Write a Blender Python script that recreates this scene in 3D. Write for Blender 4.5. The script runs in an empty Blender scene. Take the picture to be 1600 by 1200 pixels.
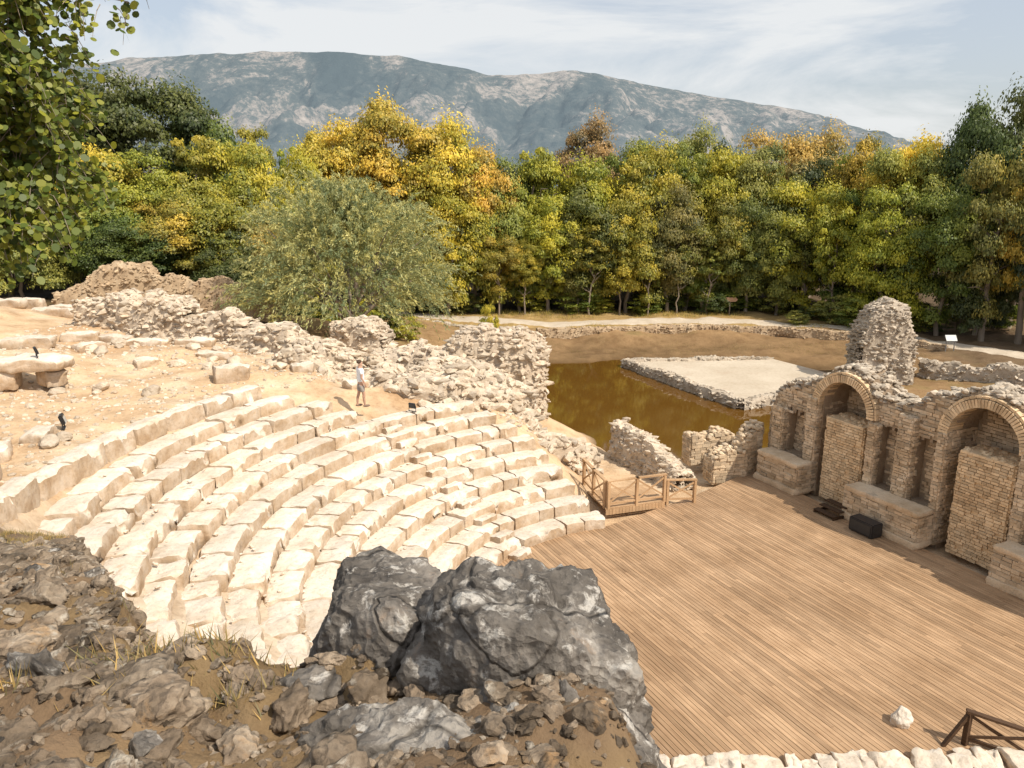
import bpy, bmesh, math, random
import numpy as np
from mathutils import Vector
random.seed(7); RNG=np.random.default_rng(7)
scene=bpy.context.scene
COL=scene.collection
# ------------------------------------------------------------------ noise
def _h(ix,iy,iz,s):
    with np.errstate(over='ignore'):
        n=(ix.astype(np.uint32)*np.uint32(374761393)+iy.astype(np.uint32)*np.uint32(668265263)+iz.astype(np.uint32)*np.uint32(2246822519)+np.uint32(s*97+13))
        n=(n^(n>>np.uint32(13)))*np.uint32(1274126177); n=(n^(n>>np.uint32(15)))*np.uint32(2654435761); n=n^(n>>np.uint32(16))
    return n.astype(np.float64)/4294967296.0
def vn(P,s=0):
    P=np.asarray(P,float); f=np.floor(P); i=f.astype(np.int64); t=P-f; t=t*t*(3-2*t)
    x,y,z=i[...,0],i[...,1],i[...,2]; a,b,c=t[...,0],t[...,1],t[...,2]
    def g(dx,dy,dz): return _h(x+dx,y+dy,z+dz,s)
    v=((g(0,0,0)*(1-a)+g(1,0,0)*a)*(1-b)+(g(0,1,0)*(1-a)+g(1,1,0)*a)*b)*(1-c)+((g(0,0,1)*(1-a)+g(1,0,1)*a)*(1-b)+(g(0,1,1)*(1-a)+g(1,1,1)*a)*b)*c
    return v*2-1
def fbm(P,o=4,s=0,g=.5):
    P=np.asarray(P,float); r=0; a=1; 
    for k in range(o):
        r=r+a*vn(P*(2.03**k)+k*17.3,s+k); a*=g
    return r
def fb2(x,y,f,o=4,s=0): return fbm(np.stack([x*f,y*f,np.zeros_like(x)+s*3.7],-1),o,s)
def sst(a,b,x):
    t=np.clip((x-a)/(b-a),0,1); return t*t*(3-2*t)
# ------------------------------------------------------------------ mesh helpers
def mk_mesh(name,V,F,mat,rnd=None,smooth=False,col=None):
    V=np.ascontiguousarray(V,dtype=np.float32); F=np.ascontiguousarray(F,dtype=np.int32)
    me=bpy.data.meshes.new(name); me.vertices.add(len(V)); me.vertices.foreach_set('co',V.ravel())
    k=F.shape[1]; me.loops.add(F.size); me.loops.foreach_set('vertex_index',F.ravel())
    me.polygons.add(len(F)); me.polygons.foreach_set('loop_start',np.arange(0,F.size,k,dtype=np.int32))
    me.polygons.foreach_set('use_smooth',np.full(len(F),smooth))
    me.update(calc_edges=True)
    if rnd is not None:
        at=me.attributes.new('rnd','FLOAT','POINT'); at.data.foreach_set('value',np.asarray(rnd,dtype=np.float32))
    if col is not None:
        at=me.attributes.new('gcol','FLOAT_COLOR','POINT'); at.data.foreach_set('color',np.asarray(col,dtype=np.float32).ravel())
    if mat: me.materials.append(mat)
    return me
def ob(name,me,parent=None,label=None,cat=None,kind=None,group=None,loc=None,rz=0,scale=None):
    o=bpy.data.objects.new(name,me); COL.objects.link(o)
    if parent: o.parent=parent
    if label: o['label']=label
    if cat: o['category']=cat
    if kind: o['kind']=kind
    if group: o['group']=group
    if loc is not None: o.location=loc
    if rz: o.rotation_euler[2]=rz
    if scale is not None: o.scale=scale
    return o
def tri(F):
    F=np.asarray(F)
    if F.shape[1]==3: return F
    return np.concatenate([F[:,[0,1,2]],F[:,[0,2,3]]])
def cat(parts):
    V=[];F=[];R=[];n=0
    for v,f,r in parts:
        if len(v)==0: continue
        V.append(v);F.append(tri(f)+n);R.append(np.broadcast_to(r,(len(v),)));n+=len(v)
    return np.concatenate(V),np.concatenate(F),np.concatenate(R)
ICO={}
def ico(s):
    if s not in ICO:
        bm=bmesh.new(); bmesh.ops.create_icosphere(bm,subdivisions=s,radius=1)
        ICO[s]=(np.array([v.co[:] for v in bm.verts]),np.array([[v.index for v in f.verts] for f in bm.faces])); bm.free()
    return ICO[s]
def stones(cen,size,seed=0,sub=2,k=7,rough=.12,cut=.62,tilt=1.0):
    """many angular stones. size Nx3 half extents"""
    T,Fc=ico(sub); cen=np.asarray(cen,float); size=np.asarray(size,float); N=len(cen)
    if N==0: return np.zeros((0,3)),np.zeros((0,3),int),np.zeros(0)
    g=np.random.default_rng(seed)
    V=np.repeat(T[None],N,0).copy()
    for j in range(k):
        n=g.normal(size=(N,3)); n/=np.linalg.norm(n,axis=1)[:,None]; c=cut+g.random(N)*.25
        d=np.einsum('nvk,nk->nv',V,n)-c[:,None]; V-=n[:,None,:]*np.maximum(d,0)[...,None]
    off=g.random((N,1,3))*100
    V*= (1+rough*fbm(V*1.7+off,3,seed%50))[...,None]
    V*=size[:,None,:]
    a=g.random(N)*6.283; ca,sa=np.cos(a)[:,None],np.sin(a)[:,None]
    x=V[...,0]*ca-V[...,1]*sa; y=V[...,0]*sa+V[...,1]*ca; V[...,0]=x;V[...,1]=y
    b=g.normal(size=N)*.25*tilt; cb,sb=np.cos(b)[:,None],np.sin(b)[:,None]
    x=V[...,0]*cb-V[...,2]*sb; z=V[...,0]*sb+V[...,2]*cb; V[...,0]=x;V[...,2]=z
    V+=cen[:,None,:]
    Fo=(Fc[None]+(np.arange(N)*len(T))[:,None,None]).reshape(-1,3)
    return V.reshape(-1,3),Fo,np.repeat(g.random(N),len(T))
BX=np.array([[-1,-1,-1],[1,-1,-1],[1,1,-1],[-1,1,-1],[-1,-1,1],[1,-1,1],[1,1,1],[-1,1,1]],float)
BF=np.array([[0,3,2,1],[4,5,6,7],[0,1,5,4],[1,2,6,5],[2,3,7,6],[3,0,4,7]])
def boxes(O,U,Vv,W,jit=0,seed=0):
    """O centers, U,V,W half vectors (N,3)"""
    O,U,Vv,W=[np.atleast_2d(np.asarray(a,float)) for a in (O,U,Vv,W)]
    N=max(len(O),len(U)); 
    O,U,Vv,W=[np.broadcast_to(a,(N,3)) for a in (O,U,Vv,W)]
    P=O[:,None]+BX[None,:,0:1]*U[:,None]+BX[None,:,1:2]*Vv[:,None]+BX[None,:,2:3]*W[:,None]
    g=np.random.default_rng(seed)
    if jit: P=P+g.uniform(-jit,jit,P.shape)
    F=(BF[None]+(np.arange(N)*8)[:,None,None]).reshape(-1,4)
    return P.reshape(-1,3),F,np.repeat(g.random(N),8)
def beam(a,b,w,h,up=(0,0,1)):
    a=np.array(a,float);b=np.array(b,float);d=b-a;L=np.linalg.norm(d);d/=L
    up=np.array(up,float)
    if abs(d@up)>.95: up=np.array([0.436,-.9,0])
    s=np.cross(d,up);s/=np.linalg.norm(s);u=np.cross(s,d)
    return boxes((a+b)/2,d*L/2,s*w/2,u*h/2)
def grid_box(n):
    """surface of the [-1,1] cube split n=(a,b,c)"""
    V=[];F=[];c=0
    for ax in range(3):
        u,v=[i for i in range(3) if i!=ax]
        for sg in (-1,1):
            gu=np.linspace(-1,1,n[u]+1);gv=np.linspace(-1,1,n[v]+1)
            A,B=np.meshgrid(gu,gv,indexing='ij'); P=np.zeros(A.shape+(3,)); P[...,u]=A;P[...,v]=B;P[...,ax]=sg
            V.append(P.reshape(-1,3)); m=n[v]+1
            for i in range(n[u]):
                for j in range(n[v]):
                    q=[c+i*m+j,c+(i+1)*m+j,c+(i+1)*m+j+1,c+i*m+j+1]
                    if (sg>0)!=(ax!=1): q=q[::-1]
                    F.append(q)
            c+=A.size
    return np.concatenate(V),np.array(F)
def tube(pts,rad,n=8):
    pts=np.array(pts,float);rad=np.array(rad,float);V=[];m=len(pts)
    for i in range(m):
        t=pts[min(i+1,m-1)]-pts[max(i-1,0)];t/=np.linalg.norm(t)+1e-9
        s=np.cross(t,[.3,.9,.1]) if abs(t[2])>.5 else np.cross(t,[0,0,1]);s/=np.linalg.norm(s);u=np.cross(s,t)
        for k in range(n):
            a=2*math.pi*k/n;V.append(pts[i]+rad[i]*(math.cos(a)*s+math.sin(a)*u))
    F=[[i*n+k,i*n+(k+1)%n,(i+1)*n+(k+1)%n,(i+1)*n+k] for i in range(m-1) for k in range(n)]
    return np.array(V),np.array(F),0.5
# ------------------------------------------------------------------ materials
def newmat(name):
    m=bpy.data.materials.new(name);m.use_nodes=True;nt=m.node_tree;nt.nodes.clear()
    out=nt.nodes.new('ShaderNodeOutputMaterial');return m,nt,out
def nd(nt,t,**k):
    n=nt.nodes.new('ShaderNode'+t)
    for a,b in k.items(): setattr(n,a,b)
    return n
def ramp(nt,fac,stops):
    r=nt.nodes.new('ShaderNodeValToRGB');nt.links.new(fac,r.inputs[0]);e=r.color_ramp.elements
    while len(e)<len(stops): e.new(.5)
    for x,(p,c) in zip(e,stops): x.position=p;x.color=(c[0],c[1],c[2],1)
    return r.outputs[0]
def mix(nt,f,a,b,mode='MIX'):
    m=nt.nodes.new('ShaderNodeMix');m.data_type='RGBA';m.blend_type=mode
    for s,v in ((0,f),(6,a),(7,b)):
        if hasattr(v,'links') or hasattr(v,'is_linked'): nt.links.new(v,m.inputs[s])
        elif s==0: m.inputs[0].default_value=v
        else: m.inputs[s].default_value=(v[0],v[1],v[2],1)
    return m.outputs[2]
def mth(nt,op,a,b=0.,c=None,clamp=False):
    m=nt.nodes.new('ShaderNodeMath');m.operation=op;m.use_clamp=clamp
    for i,v in enumerate((a,b) if c is None else (a,b,c)):
        if hasattr(v,'is_linked'): nt.links.new(v,m.inputs[i])
        else: m.inputs[i].default_value=v
    return m.outputs[0]
def noise(nt,co,sc,det=6,rough=.6,dist=0):
    n=nd(nt,'TexNoise');n.inputs['Scale'].default_value=sc;n.inputs['Detail'].default_value=det;n.inputs['Roughness'].default_value=rough;n.inputs['Distortion'].default_value=dist
    nt.links.new(co,n.inputs['Vector']);return n.outputs[0]
def stone_mat(name,stops,sc=1.5,bump=.5,bsc=12,rough=.9,rnd=.2,stain=None,side=None,vor=None,attr=None,bdist=.03,spec=.2,pit=(.25,.22,.2),crack=None,objrnd=0):
    m,nt,out=newmat(name);b=nd(nt,'BsdfPrincipled');b.inputs['Roughness'].default_value=rough
    b.inputs['Specular IOR Level'].default_value=spec
    co=nd(nt,'TexCoord').outputs['Object']
    if objrnd:
        oi=nd(nt,'ObjectInfo');av=nd(nt,'VectorMath');av.operation='ADD';nt.links.new(co,av.inputs[0]);sc_=nd(nt,'VectorMath');sc_.operation='SCALE';nt.links.new(oi.outputs['Location'],sc_.inputs[0]);sc_.inputs[3].default_value=3.1;nt.links.new(sc_.outputs[0],av.inputs[1]);co=av.outputs[0]
    n1=noise(nt,co,sc,8,.65);c=ramp(nt,n1,stops)
    if attr:
        a=nd(nt,'Attribute');a.attribute_name=attr;c=mix(nt,1,a.outputs[0],c,'MULTIPLY')
    if rnd:
        a=nd(nt,'Attribute');a.attribute_name='rnd'
        v=mth(nt,'MULTIPLY_ADD',a.outputs[2],2*rnd,1-rnd)
        vc=nd(nt,'CombineColor');[nt.links.new(v,vc.inputs[i]) for i in range(3)]
        c=mix(nt,1,c,vc.outputs[0],'MULTIPLY')
    if objrnd:
        v=mth(nt,'MULTIPLY_ADD',oi.outputs['Random'],2*objrnd,1-objrnd);vc=nd(nt,'CombineColor');[nt.links.new(v,vc.inputs[i]) for i in range(3)];c=mix(nt,1,c,vc.outputs[0],'MULTIPLY')
    n2=noise(nt,co,bsc,8,.7)
    if bump>0: c=mix(nt,mth(nt,'MULTIPLY_ADD',n2,-2.2,1.12,True),c,pit,'MULTIPLY')
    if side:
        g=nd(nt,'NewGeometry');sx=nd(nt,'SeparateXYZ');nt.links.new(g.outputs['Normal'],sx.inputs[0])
        f=mth(nt,'MULTIPLY_ADD',sx.outputs[2],-1.4,1.1,True);f=mth(nt,'MULTIPLY',f,mth(nt,'MULTIPLY_ADD',noise(nt,co,sc*2.3,5),1.6,.0,True));c=mix(nt,f,c,side,'MULTIPLY')  # steep faces darkened: brown patina plus riser shade painted into the colour
    if stain:
        for (sc2,th,colr,amt) in stain:
            f=mth(nt,'MULTIPLY',mth(nt,'SUBTRACT',noise(nt,co,sc2,9,.7,.4),th),12,None,True);f=mth(nt,'MULTIPLY',f,amt)
            c=mix(nt,f,c,colr)
    h=n2
    if vor:
        vo=nd(nt,'TexVoronoi');vo.inputs['Scale'].default_value=vor;nt.links.new(co,vo.inputs['Vector'])
        h=mth(nt,'MULTIPLY_ADD',vo.outputs[0],1.0,n2)
    if crack:
        mv=nd(nt,'VectorMath');mv.operation='MULTIPLY_ADD';nn_=nd(nt,'TexNoise');nn_.inputs['Scale'].default_value=crack*1.5;nt.links.new(co,nn_.inputs['Vector'])
        nt.links.new(nn_.outputs[1],mv.inputs[0]);mv.inputs[1].default_value=(.5,.5,.5);nt.links.new(co,mv.inputs[2])
        vo=nd(nt,'TexVoronoi');vo.feature='DISTANCE_TO_EDGE';vo.inputs['Scale'].default_value=crack;nt.links.new(mv.outputs[0],vo.inputs['Vector'])
        f=mth(nt,'MULTIPLY_ADD',vo.outputs[0],-34,1,True);c=mix(nt,mth(nt,'MULTIPLY',f,.75),c,(.05,.042,.035))
        h=mth(nt,'MULTIPLY_ADD',f,-.8,h)
    nt.links.new(c,b.inputs['Base Color'])
    bp=nd(nt,'Bump');bp.inputs['Strength'].default_value=bump;bp.inputs['Distance'].default_value=bdist
    nt.links.new(h,bp.inputs['Height']);nt.links.new(bp.outputs[0],b.inputs['Normal'])
    nt.links.new(b.outputs[0],out.inputs[0]);return m
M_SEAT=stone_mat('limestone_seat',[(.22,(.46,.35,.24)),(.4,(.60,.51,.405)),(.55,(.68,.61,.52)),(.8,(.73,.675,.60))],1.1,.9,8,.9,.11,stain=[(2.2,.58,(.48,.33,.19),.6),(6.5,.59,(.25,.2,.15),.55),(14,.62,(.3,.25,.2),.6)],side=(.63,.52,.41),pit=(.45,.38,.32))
M_RUB=stone_mat('rubble_stone',[(.25,(.37,.285,.195)),(.5,(.55,.46,.355)),(.75,(.66,.59,.49))],2.5,.9,14,.95,.24,stain=[(3.5,.6,(.23,.18,.13),.5)],pit=(.45,.38,.33))
M_RUBG=stone_mat('grey_rubble_stone',[(.25,(.28,.225,.17)),(.5,(.45,.385,.305)),(.75,(.55,.485,.40))],2.5,.9,14,.95,.28,stain=[(3,.58,(.18,.145,.11),.6)],pit=(.4,.34,.3))
M_BRK=stone_mat('masonry_block',[(.25,(.40,.29,.18)),(.5,(.56,.44,.305)),(.75,(.65,.55,.42))],1.2,.6,18,.95,.28,stain=[(1.1,.58,(.27,.215,.165),.6)],pit=(.45,.38,.33))
M_PIER=stone_mat('pale_brick',[(.25,(.48,.33,.19)),(.5,(.65,.49,.31)),(.75,(.73,.59,.41))],1.2,.6,18,.95,.24,stain=[(1.3,.6,(.34,.25,.165),.6)],pit=(.45,.38,.32))
M_BRKD=stone_mat('tan_masonry',[(.25,(.29,.2,.125)),(.5,(.44,.33,.215)),(.75,(.54,.44,.31))],1.2,.6,18,.95,.3,stain=[(1.1,.57,(.22,.17,.125),.6)],pit=(.4,.34,.3))
M_MORT=stone_mat('lime_mortar',[(.3,(.27,.2,.14)),(.7,(.40,.315,.225))],3,.8,20,.95,0)
M_DARK=stone_mat('dark_lichened_rock',[(.32,(.075,.066,.058)),(.5,(.15,.134,.117)),(.68,(.27,.243,.213))],2.6,1.0,20,.85,.1,stain=[(3.2,.53,(.38,.35,.31),.75),(2.6,.60,(.33,.215,.13),.5),(7,.55,(.6,.57,.52),.85),(7,.62,(.045,.04,.035),.7)],vor=26,bdist=.02,spec=.25,crack=1.4,objrnd=.12)
M_ROCK=stone_mat('weathered_brown_rock',[(.3,(.10,.076,.053)),(.5,(.235,.18,.128)),(.7,(.43,.35,.262))],4.0,1.0,18,.9,.5,stain=[(6,.57,(.52,.47,.39),.75),(2.5,.58,(.5,.29,.12),.55),(9,.61,(.06,.05,.04),.7)],vor=24,bdist=.025,objrnd=.3)
M_GRD=stone_mat('ground_soil',[(.3,(.66,.6,.54)),(.5,(.95,.93,.9)),(.72,(1.2,1.18,1.15))],.9,.9,7,.95,0,attr='gcol',bdist=.06,pit=(.55,.45,.38))
M_PATH=stone_mat('pale_dirt_path',[(.3,(.45,.375,.285)),(.7,(.58,.505,.405))],.8,.4,8,.95,0,pit=(.6,.5,.42))
M_SANDF=stone_mat('sand_floor',[(.3,(.45,.38,.29)),(.7,(.58,.51,.41))],.35,.4,5,.95,0,stain=[(.25,.58,(.4,.28,.2),.7)],pit=(.6,.5,.42))
M_WHITE=stone_mat('white_boulder',[(.3,(.45,.38,.3)),(.7,(.7,.65,.58))],3,.6,10,.9,0,pit=(.5,.45,.4))
def wood(name,c1,c2,dirv,rnd=.2):
    m,nt,out=newmat(name);b=nd(nt,'BsdfPrincipled');b.inputs['Roughness'].default_value=.7
    b.inputs['Specular IOR Level'].default_value=.25
    co=nd(nt,'TexCoord').outputs['Object']
    mp=nd(nt,'Mapping');mp.inputs['Rotation'].default_value=(0,0,-math.atan2(dirv[1],dirv[0]))
    mp.vector_type='POINT';nt.links.new(co,mp.inputs[0])
    mp2=nd(nt,'Mapping');mp2.inputs['Scale'].default_value=(.8,18,18);nt.links.new(mp.outputs[0],mp2.inputs[0])
    c=ramp(nt,noise(nt,mp2.outputs[0],1.5,6),[(.3,c1),(.7,c2)])
    a=nd(nt,'Attribute');a.attribute_name='rnd';v=mth(nt,'MULTIPLY_ADD',a.outputs[2],2*rnd,1-rnd)
    vc=nd(nt,'CombineColor');[nt.links.new(v,vc.inputs[i]) for i in range(3)];c=mix(nt,1,c,vc.outputs[0],'MULTIPLY')
    big=noise(nt,co,.45,6,.65);c=mix(nt,mth(nt,'MULTIPLY_ADD',big,3.2,-1.25,True),mix(nt,1,c,(.78,.72,.66),'MULTIPLY'),mix(nt,1,c,(1.15,1.12,1.1),'MULTIPLY'))
    nt.links.new(c,b.inputs['Base Color'])
    bp=nd(nt,'Bump');bp.inputs['Strength'].default_value=.3;bp.inputs['Distance'].default_value=.01
    nt.links.new(noise(nt,mp2.outputs[0],3,4),bp.inputs['Height']);nt.links.new(bp.outputs[0],b.inputs['Normal'])
    nt.links.new(b.outputs[0],out.inputs[0]);return m
D=np.array([.436,-.9,0]);D/=np.linalg.norm(D);Mn=np.array([.9,.436,0]);Mn/=np.linalg.norm(Mn);Z=np.array([0,0,1.])
M_DECK=wood('weathered_deck_wood',(.295,.192,.112),(.48,.34,.215),D,.19)
M_RAIL=wood('railing_wood',(.38,.25,.145),(.55,.39,.235),D,.1)
M_RAILD=wood('dark_railing_wood',(.05,.03,.018),(.1,.06,.035),D,.1)
def plain(name,c,r=.6,metal=0):
    m,nt,out=newmat(name);b=nd(nt,'BsdfPrincipled');b.inputs['Roughness'].default_value=r;b.inputs['Metallic'].default_value=metal
    co=nd(nt,'TexCoord').outputs['Object'];k=noise(nt,co,12,4)
    nt.links.new(ramp(nt,k,[(.3,[x*.8 for x in c]),(.7,[min(1,x*1.15) for x in c])]),b.inputs['Base Color'])
    nt.links.new(b.outputs[0],out.inputs[0]);return m
M_BLACK=plain('black_plastic',(.02,.02,.022),.45)
M_METAL=plain('grey_metal',(.3,.3,.3),.5,.6)
M_GRILLE=plain('black_speaker_grille',(.03,.03,.03),.6)
M_GLASS=plain('lamp_glass',(.35,.4,.42),.1)
M_SIGN=plain('sign_board_wood',(.5,.3,.18),.7)
M_PANEL=plain('pale_information_panel',(.45,.47,.47),.5)
M_SKIN=plain('skin',(.45,.27,.19),.6);M_HAIR=plain('brown_hair',(.06,.035,.02),.8)
M_SHIRT=plain('white_cotton',(.74,.77,.82),.9);M_SHORT=plain('beige_cotton',(.30,.27,.25),.9);M_SHOE=plain('shoe_leather',(.2,.14,.1),.8)
def bark(name,c1,c2):
    m,nt,out=newmat(name);b=nd(nt,'BsdfPrincipled');b.inputs['Roughness'].default_value=.95
    co=nd(nt,'TexCoord').outputs['Object'];mp=nd(nt,'Mapping');mp.inputs['Scale'].default_value=(6,6,1.2);nt.links.new(co,mp.inputs[0])
    n=noise(nt,mp.outputs[0],2,6);nt.links.new(ramp(nt,n,[(.3,c1),(.7,c2)]),b.inputs['Base Color'])
    bp=nd(nt,'Bump');bp.inputs['Strength'].default_value=.7;nt.links.new(n,bp.inputs['Height']);nt.links.new(bp.outputs[0],b.inputs['Normal'])
    nt.links.new(b.outputs[0],out.inputs[0]);return m
M_BARK=bark('tree_bark',(.13,.10,.075),(.36,.30,.23))
def leafmat(name,tr=.35):
    m,nt,out=newmat(name)
    oi=nd(nt,'ObjectInfo');a=nd(nt,'Attribute');a.attribute_name='rnd'
    c=mix(nt,1,oi.outputs['Color'],ramp(nt,a.outputs[2],[(0,(.33,.48,.48)),(.4,(.8,.92,.85)),(.75,(1.3,1.27,1.0)),(1,(1.75,1.65,1.2))]),'MULTIPLY')  # low end of the tint deepens the shadow painted into the crowns
    d=nd(nt,'BsdfDiffuse');t=nd(nt,'BsdfTranslucent');nt.links.new(c,d.inputs[0]);nt.links.new(c,t.inputs[0])
    s=nd(nt,'MixShader');s.inputs[0].default_value=tr;nt.links.new(d.outputs[0],s.inputs[1]);nt.links.new(t.outputs[0],s.inputs[2])
    g=nd(nt,'BsdfGlossy');g.inputs['Roughness'].default_value=.5;g.inputs[0].default_value=(.8,.8,.8,1)
    s2=nd(nt,'MixShader');s2.inputs[0].default_value=.03;nt.links.new(s.outputs[0],s2.inputs[1]);nt.links.new(g.outputs[0],s2.inputs[2])
    nt.links.new(s2.outputs[0],out.inputs[0]);return m
M_LEAF=leafmat('foliage',.3)
# ------------------------------------------------------------------ terrain
CX,CY=4.6,18.2
CP=np.array([(-10,30,4.3),(-15,32,4.6),(-20,37,4.9),(-14,25,4.3),(-17,20,4.6),(-20,28,5),(-28,35,5.6),(-25,50,4.6),(-12,40,3.4),(-6,33,3.0),(-3,31,2.5),(0,34,1.2),
(2,40,-1.3),(2.5,33,-.1),(5,29.5,-.1),(8,32,-.7),(-10,60,.9),(-16,50,2.6),(-6,45,.8),(-9,72,0),(20,70,0),(28,65,0),(36,52,0),(10,67,0),(10,82,.1),(0,62,0),(2,58,-.3),(9,61.5,0),(17,62.5,0),(5,57,-.8),(10,58,-.8),(16,59,-.8),(22,58,-.6),
(5,47,-1.9),(7,40,-1.9),(10,44,-1.9),(5,51,-1.8),(8,52,-1.7),(12,38,-1.8),(14,45,-1.3),(20,50,-1.0),(22,44,-.7),(16,32,-.5),(20,25,-.3),(30,40,-.2),(13,34,-1.2),(18,15,0),(15,9,.3),(26,10,0),
(9,12,-.2),(9,20,-.25),(12,20,-.25),(8,25,-.25),(5,18,-.25),(12,26,-.25),(9,35.5,-1.8),(6,34.5,-1.5),(-40,60,6),(-60,60,7),(-45,30,7),(-30,15,7),(-12,8,6.5),(-20,0,9),(0,-10,9.4),(20,-10,6),(40,30,0),(50,60,.5),(70,70,0),(-60,110,3),(0,110,0),(40,100,0),(90,100,0),(-30,90,1.5)],float)
def bank(x,y):
    zb=9.48-.27*np.clip(y-1,0,3)-.43*np.maximum(0,y-4)
    s1=(x+1.4)*.835+(y-3.3)*.55+.42; s2=(x+1.4)*.14+(y-3.12)*.99; s3=(x-.38)*.97+(y-2.5)*.236
    s=np.minimum(s1,np.maximum(s2,s3))
    return zb-2.3*np.maximum(0,s), s
def Hf(x,y):
    x=np.asarray(x,float);y=np.asarray(y,float);sh=x.shape;x=x.ravel();y=y.ravel()
    d2=(x[:,None]-CP[None,:,0])**2+(y[:,None]-CP[None,:,1])**2+.6
    w=d2**-1.9;b=(w*CP[None,:,2]).sum(1)/w.sum(1)
    far=sst(110,200,np.hypot(x,y-20));b=b*(1-far)
    b=b+.16*fb2(x,y,.35,4,1)*(1-far*.5)+.05*fb2(x,y,1.7,3,2)
    r=np.hypot(x-CX,y-CY);az=np.degrees(np.arctan2(y-CY,x-CX))%360
    sec=sst(98,112+np.clip(r-9,0,9)*1.6,az)*(1-sst(288,300,az))
    wr=sst(178,208,az)*sst(6.5,8.5,r)
    cav=np.where(r<5.9,-.25,.43*(r-5.8)-.36+.33*wr)+(.03+.04*wr)*fb2(x,y,1.3,4,5)
    k=sec*(1-sst(14.8,16.2,r))
    z=b*(1-k)+cav*k
    t=(x-9.77)*D[0]+(y-28.7)*D[1];wv=(x-9.77)*Mn[0]+(y-28.7)*Mn[1]
    dk=(1-sst(3.2,4.2,wv))*sst(-1.2,.2,t)*sst(-10.5,-9,wv)*(1-sst(16,17,t))
    dk=np.maximum(dk,(r<6.2)*1.)
    z=z*(1-dk)+(-.22)*dk
    bk,s=bank(x,y)
    bk=bk+(.10*fb2(x,y,1.2,4,9)+.09*fb2(x,y,4,5,11))*sst(30,10,y)
    m=(y<24)&(x<6)
    z=np.where(m,np.maximum(z,bk),z)
    return z.reshape(sh)
def H1(x,y): return float(Hf(np.array([x]),np.array([y]))[0])
def axis(segs):
    out=[]
    for a,b,st in segs: out+=list(np.arange(a,b,st))
    return np.array(out)
gx=np.concatenate([-np.geomspace(4000,45,26)[:-1],axis([(-45,-8,.28),(-8,1.5,.045),(1.5,45,.28)]),np.geomspace(45,4000,26)])
gy=np.concatenate([-np.geomspace(400,8,10)[:-1],axis([(-8,1,.5),(1,9,.045),(9,22,.12),(22,85,.28)]),np.geomspace(85,5000,28)])
X,Y=np.meshgrid(gx,gy,indexing='ij');Zt=np.empty(X.shape)
for i in range(0,len(gx),40): Zt[i:i+40]=Hf(X[i:i+40],Y[i:i+40])
_,S=bank(X,Y)
def lerp(a,b,f): return a*(1-f[...,None])+np.array(b)*f[...,None]
c=np.zeros(X.shape+(3,))+np.array([.6,.44,.285])           # warm sandy soil
n1=fb2(X,Y,.25,4,21);n2=fb2(X,Y,.9,4,22)
c=lerp(c,[.42,.27,.15],sst(.05,.6,n1)*.6)
c=lerp(c,[.66,.56,.43],sst(.1,.6,n2)*.5)
AZ=np.degrees(np.arctan2(Y-CY,X-CX))%360;RR=np.hypot(X-CX,Y-CY)
c=lerp(c,[.62,.53,.42],sst(178,200,AZ)*(RR<15.5)*(AZ<290)*.8)
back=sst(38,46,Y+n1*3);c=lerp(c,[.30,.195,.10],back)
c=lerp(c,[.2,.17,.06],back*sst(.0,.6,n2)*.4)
c=lerp(c,[.24,.155,.08],sst(-.05,-.35,Zt)*(Y>50)*(Y<66)*.9)
c=lerp(c,[.45,.32,.13],back*sst(62.5,65,Y)*.6)
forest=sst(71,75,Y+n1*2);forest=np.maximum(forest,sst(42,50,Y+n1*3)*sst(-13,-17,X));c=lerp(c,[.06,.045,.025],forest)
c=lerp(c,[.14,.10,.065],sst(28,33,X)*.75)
wet=sst(-.6,-1.1,Zt)*(Y>30);c=lerp(c,[.12,.075,.035],wet)
nearb=(sst(.9,0,S))*(Y<14)*(X<3);c=lerp(c,[.17,.115,.07],nearb*.92)
c=lerp(c,[.28,.2,.1],nearb*sst(.1,.5,n2)*.6)
nx,ny=X.shape
idx=np.arange(nx*ny).reshape(nx,ny)
F=np.stack([idx[:-1,:-1],idx[1:,:-1],idx[1:,1:],idx[:-1,1:]],-1).reshape(-1,4)
ca=np.concatenate([np.clip(c,0,1),np.ones(c.shape[:2]+(1,))],-1).reshape(-1,4)
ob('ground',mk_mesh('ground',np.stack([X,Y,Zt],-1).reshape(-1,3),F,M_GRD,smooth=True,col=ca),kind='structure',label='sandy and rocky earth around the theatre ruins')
def ribbon(pts,w,mat,name,label,off=.05):
    pts=np.array(pts,float);L=np.r_[0,np.cumsum(np.linalg.norm(np.diff(pts,axis=0),axis=1))]
    n=int(L[-1]/.3);s=np.linspace(0,L[-1],n);px=np.interp(s,L,pts[:,0]);py=np.interp(s,L,pts[:,1])
    k=np.ones(15)/15;px=np.convolve(np.pad(px,7,'edge'),k,'valid');py=np.convolve(np.pad(py,7,'edge'),k,'valid')
    tx=np.gradient(px);ty=np.gradient(py);l=np.hypot(tx,ty);nx_,ny_=-ty/l,tx/l
    U=np.linspace(-1,1,9);wj=w/2*(1+.25*fb2(px,py,.5,3,31))
    PX=px[:,None]+nx_[:,None]*U*wj[:,None];PY=py[:,None]+ny_[:,None]*U*wj[:,None]
    PZ=Hf(PX,PY)+off-.12*np.abs(U)**6
    m=9;V=np.stack([PX,PY,PZ],-1).reshape(-1,3);ii=np.arange(n*m).reshape(n,m)
    F=np.stack([ii[:-1,:-1],ii[1:,:-1],ii[1:,1:],ii[:-1,1:]],-1).reshape(-1,4)[:,::-1]
    ob(name,mk_mesh(name,V,F,mat,smooth=True),kind='structure',label=label)
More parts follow.
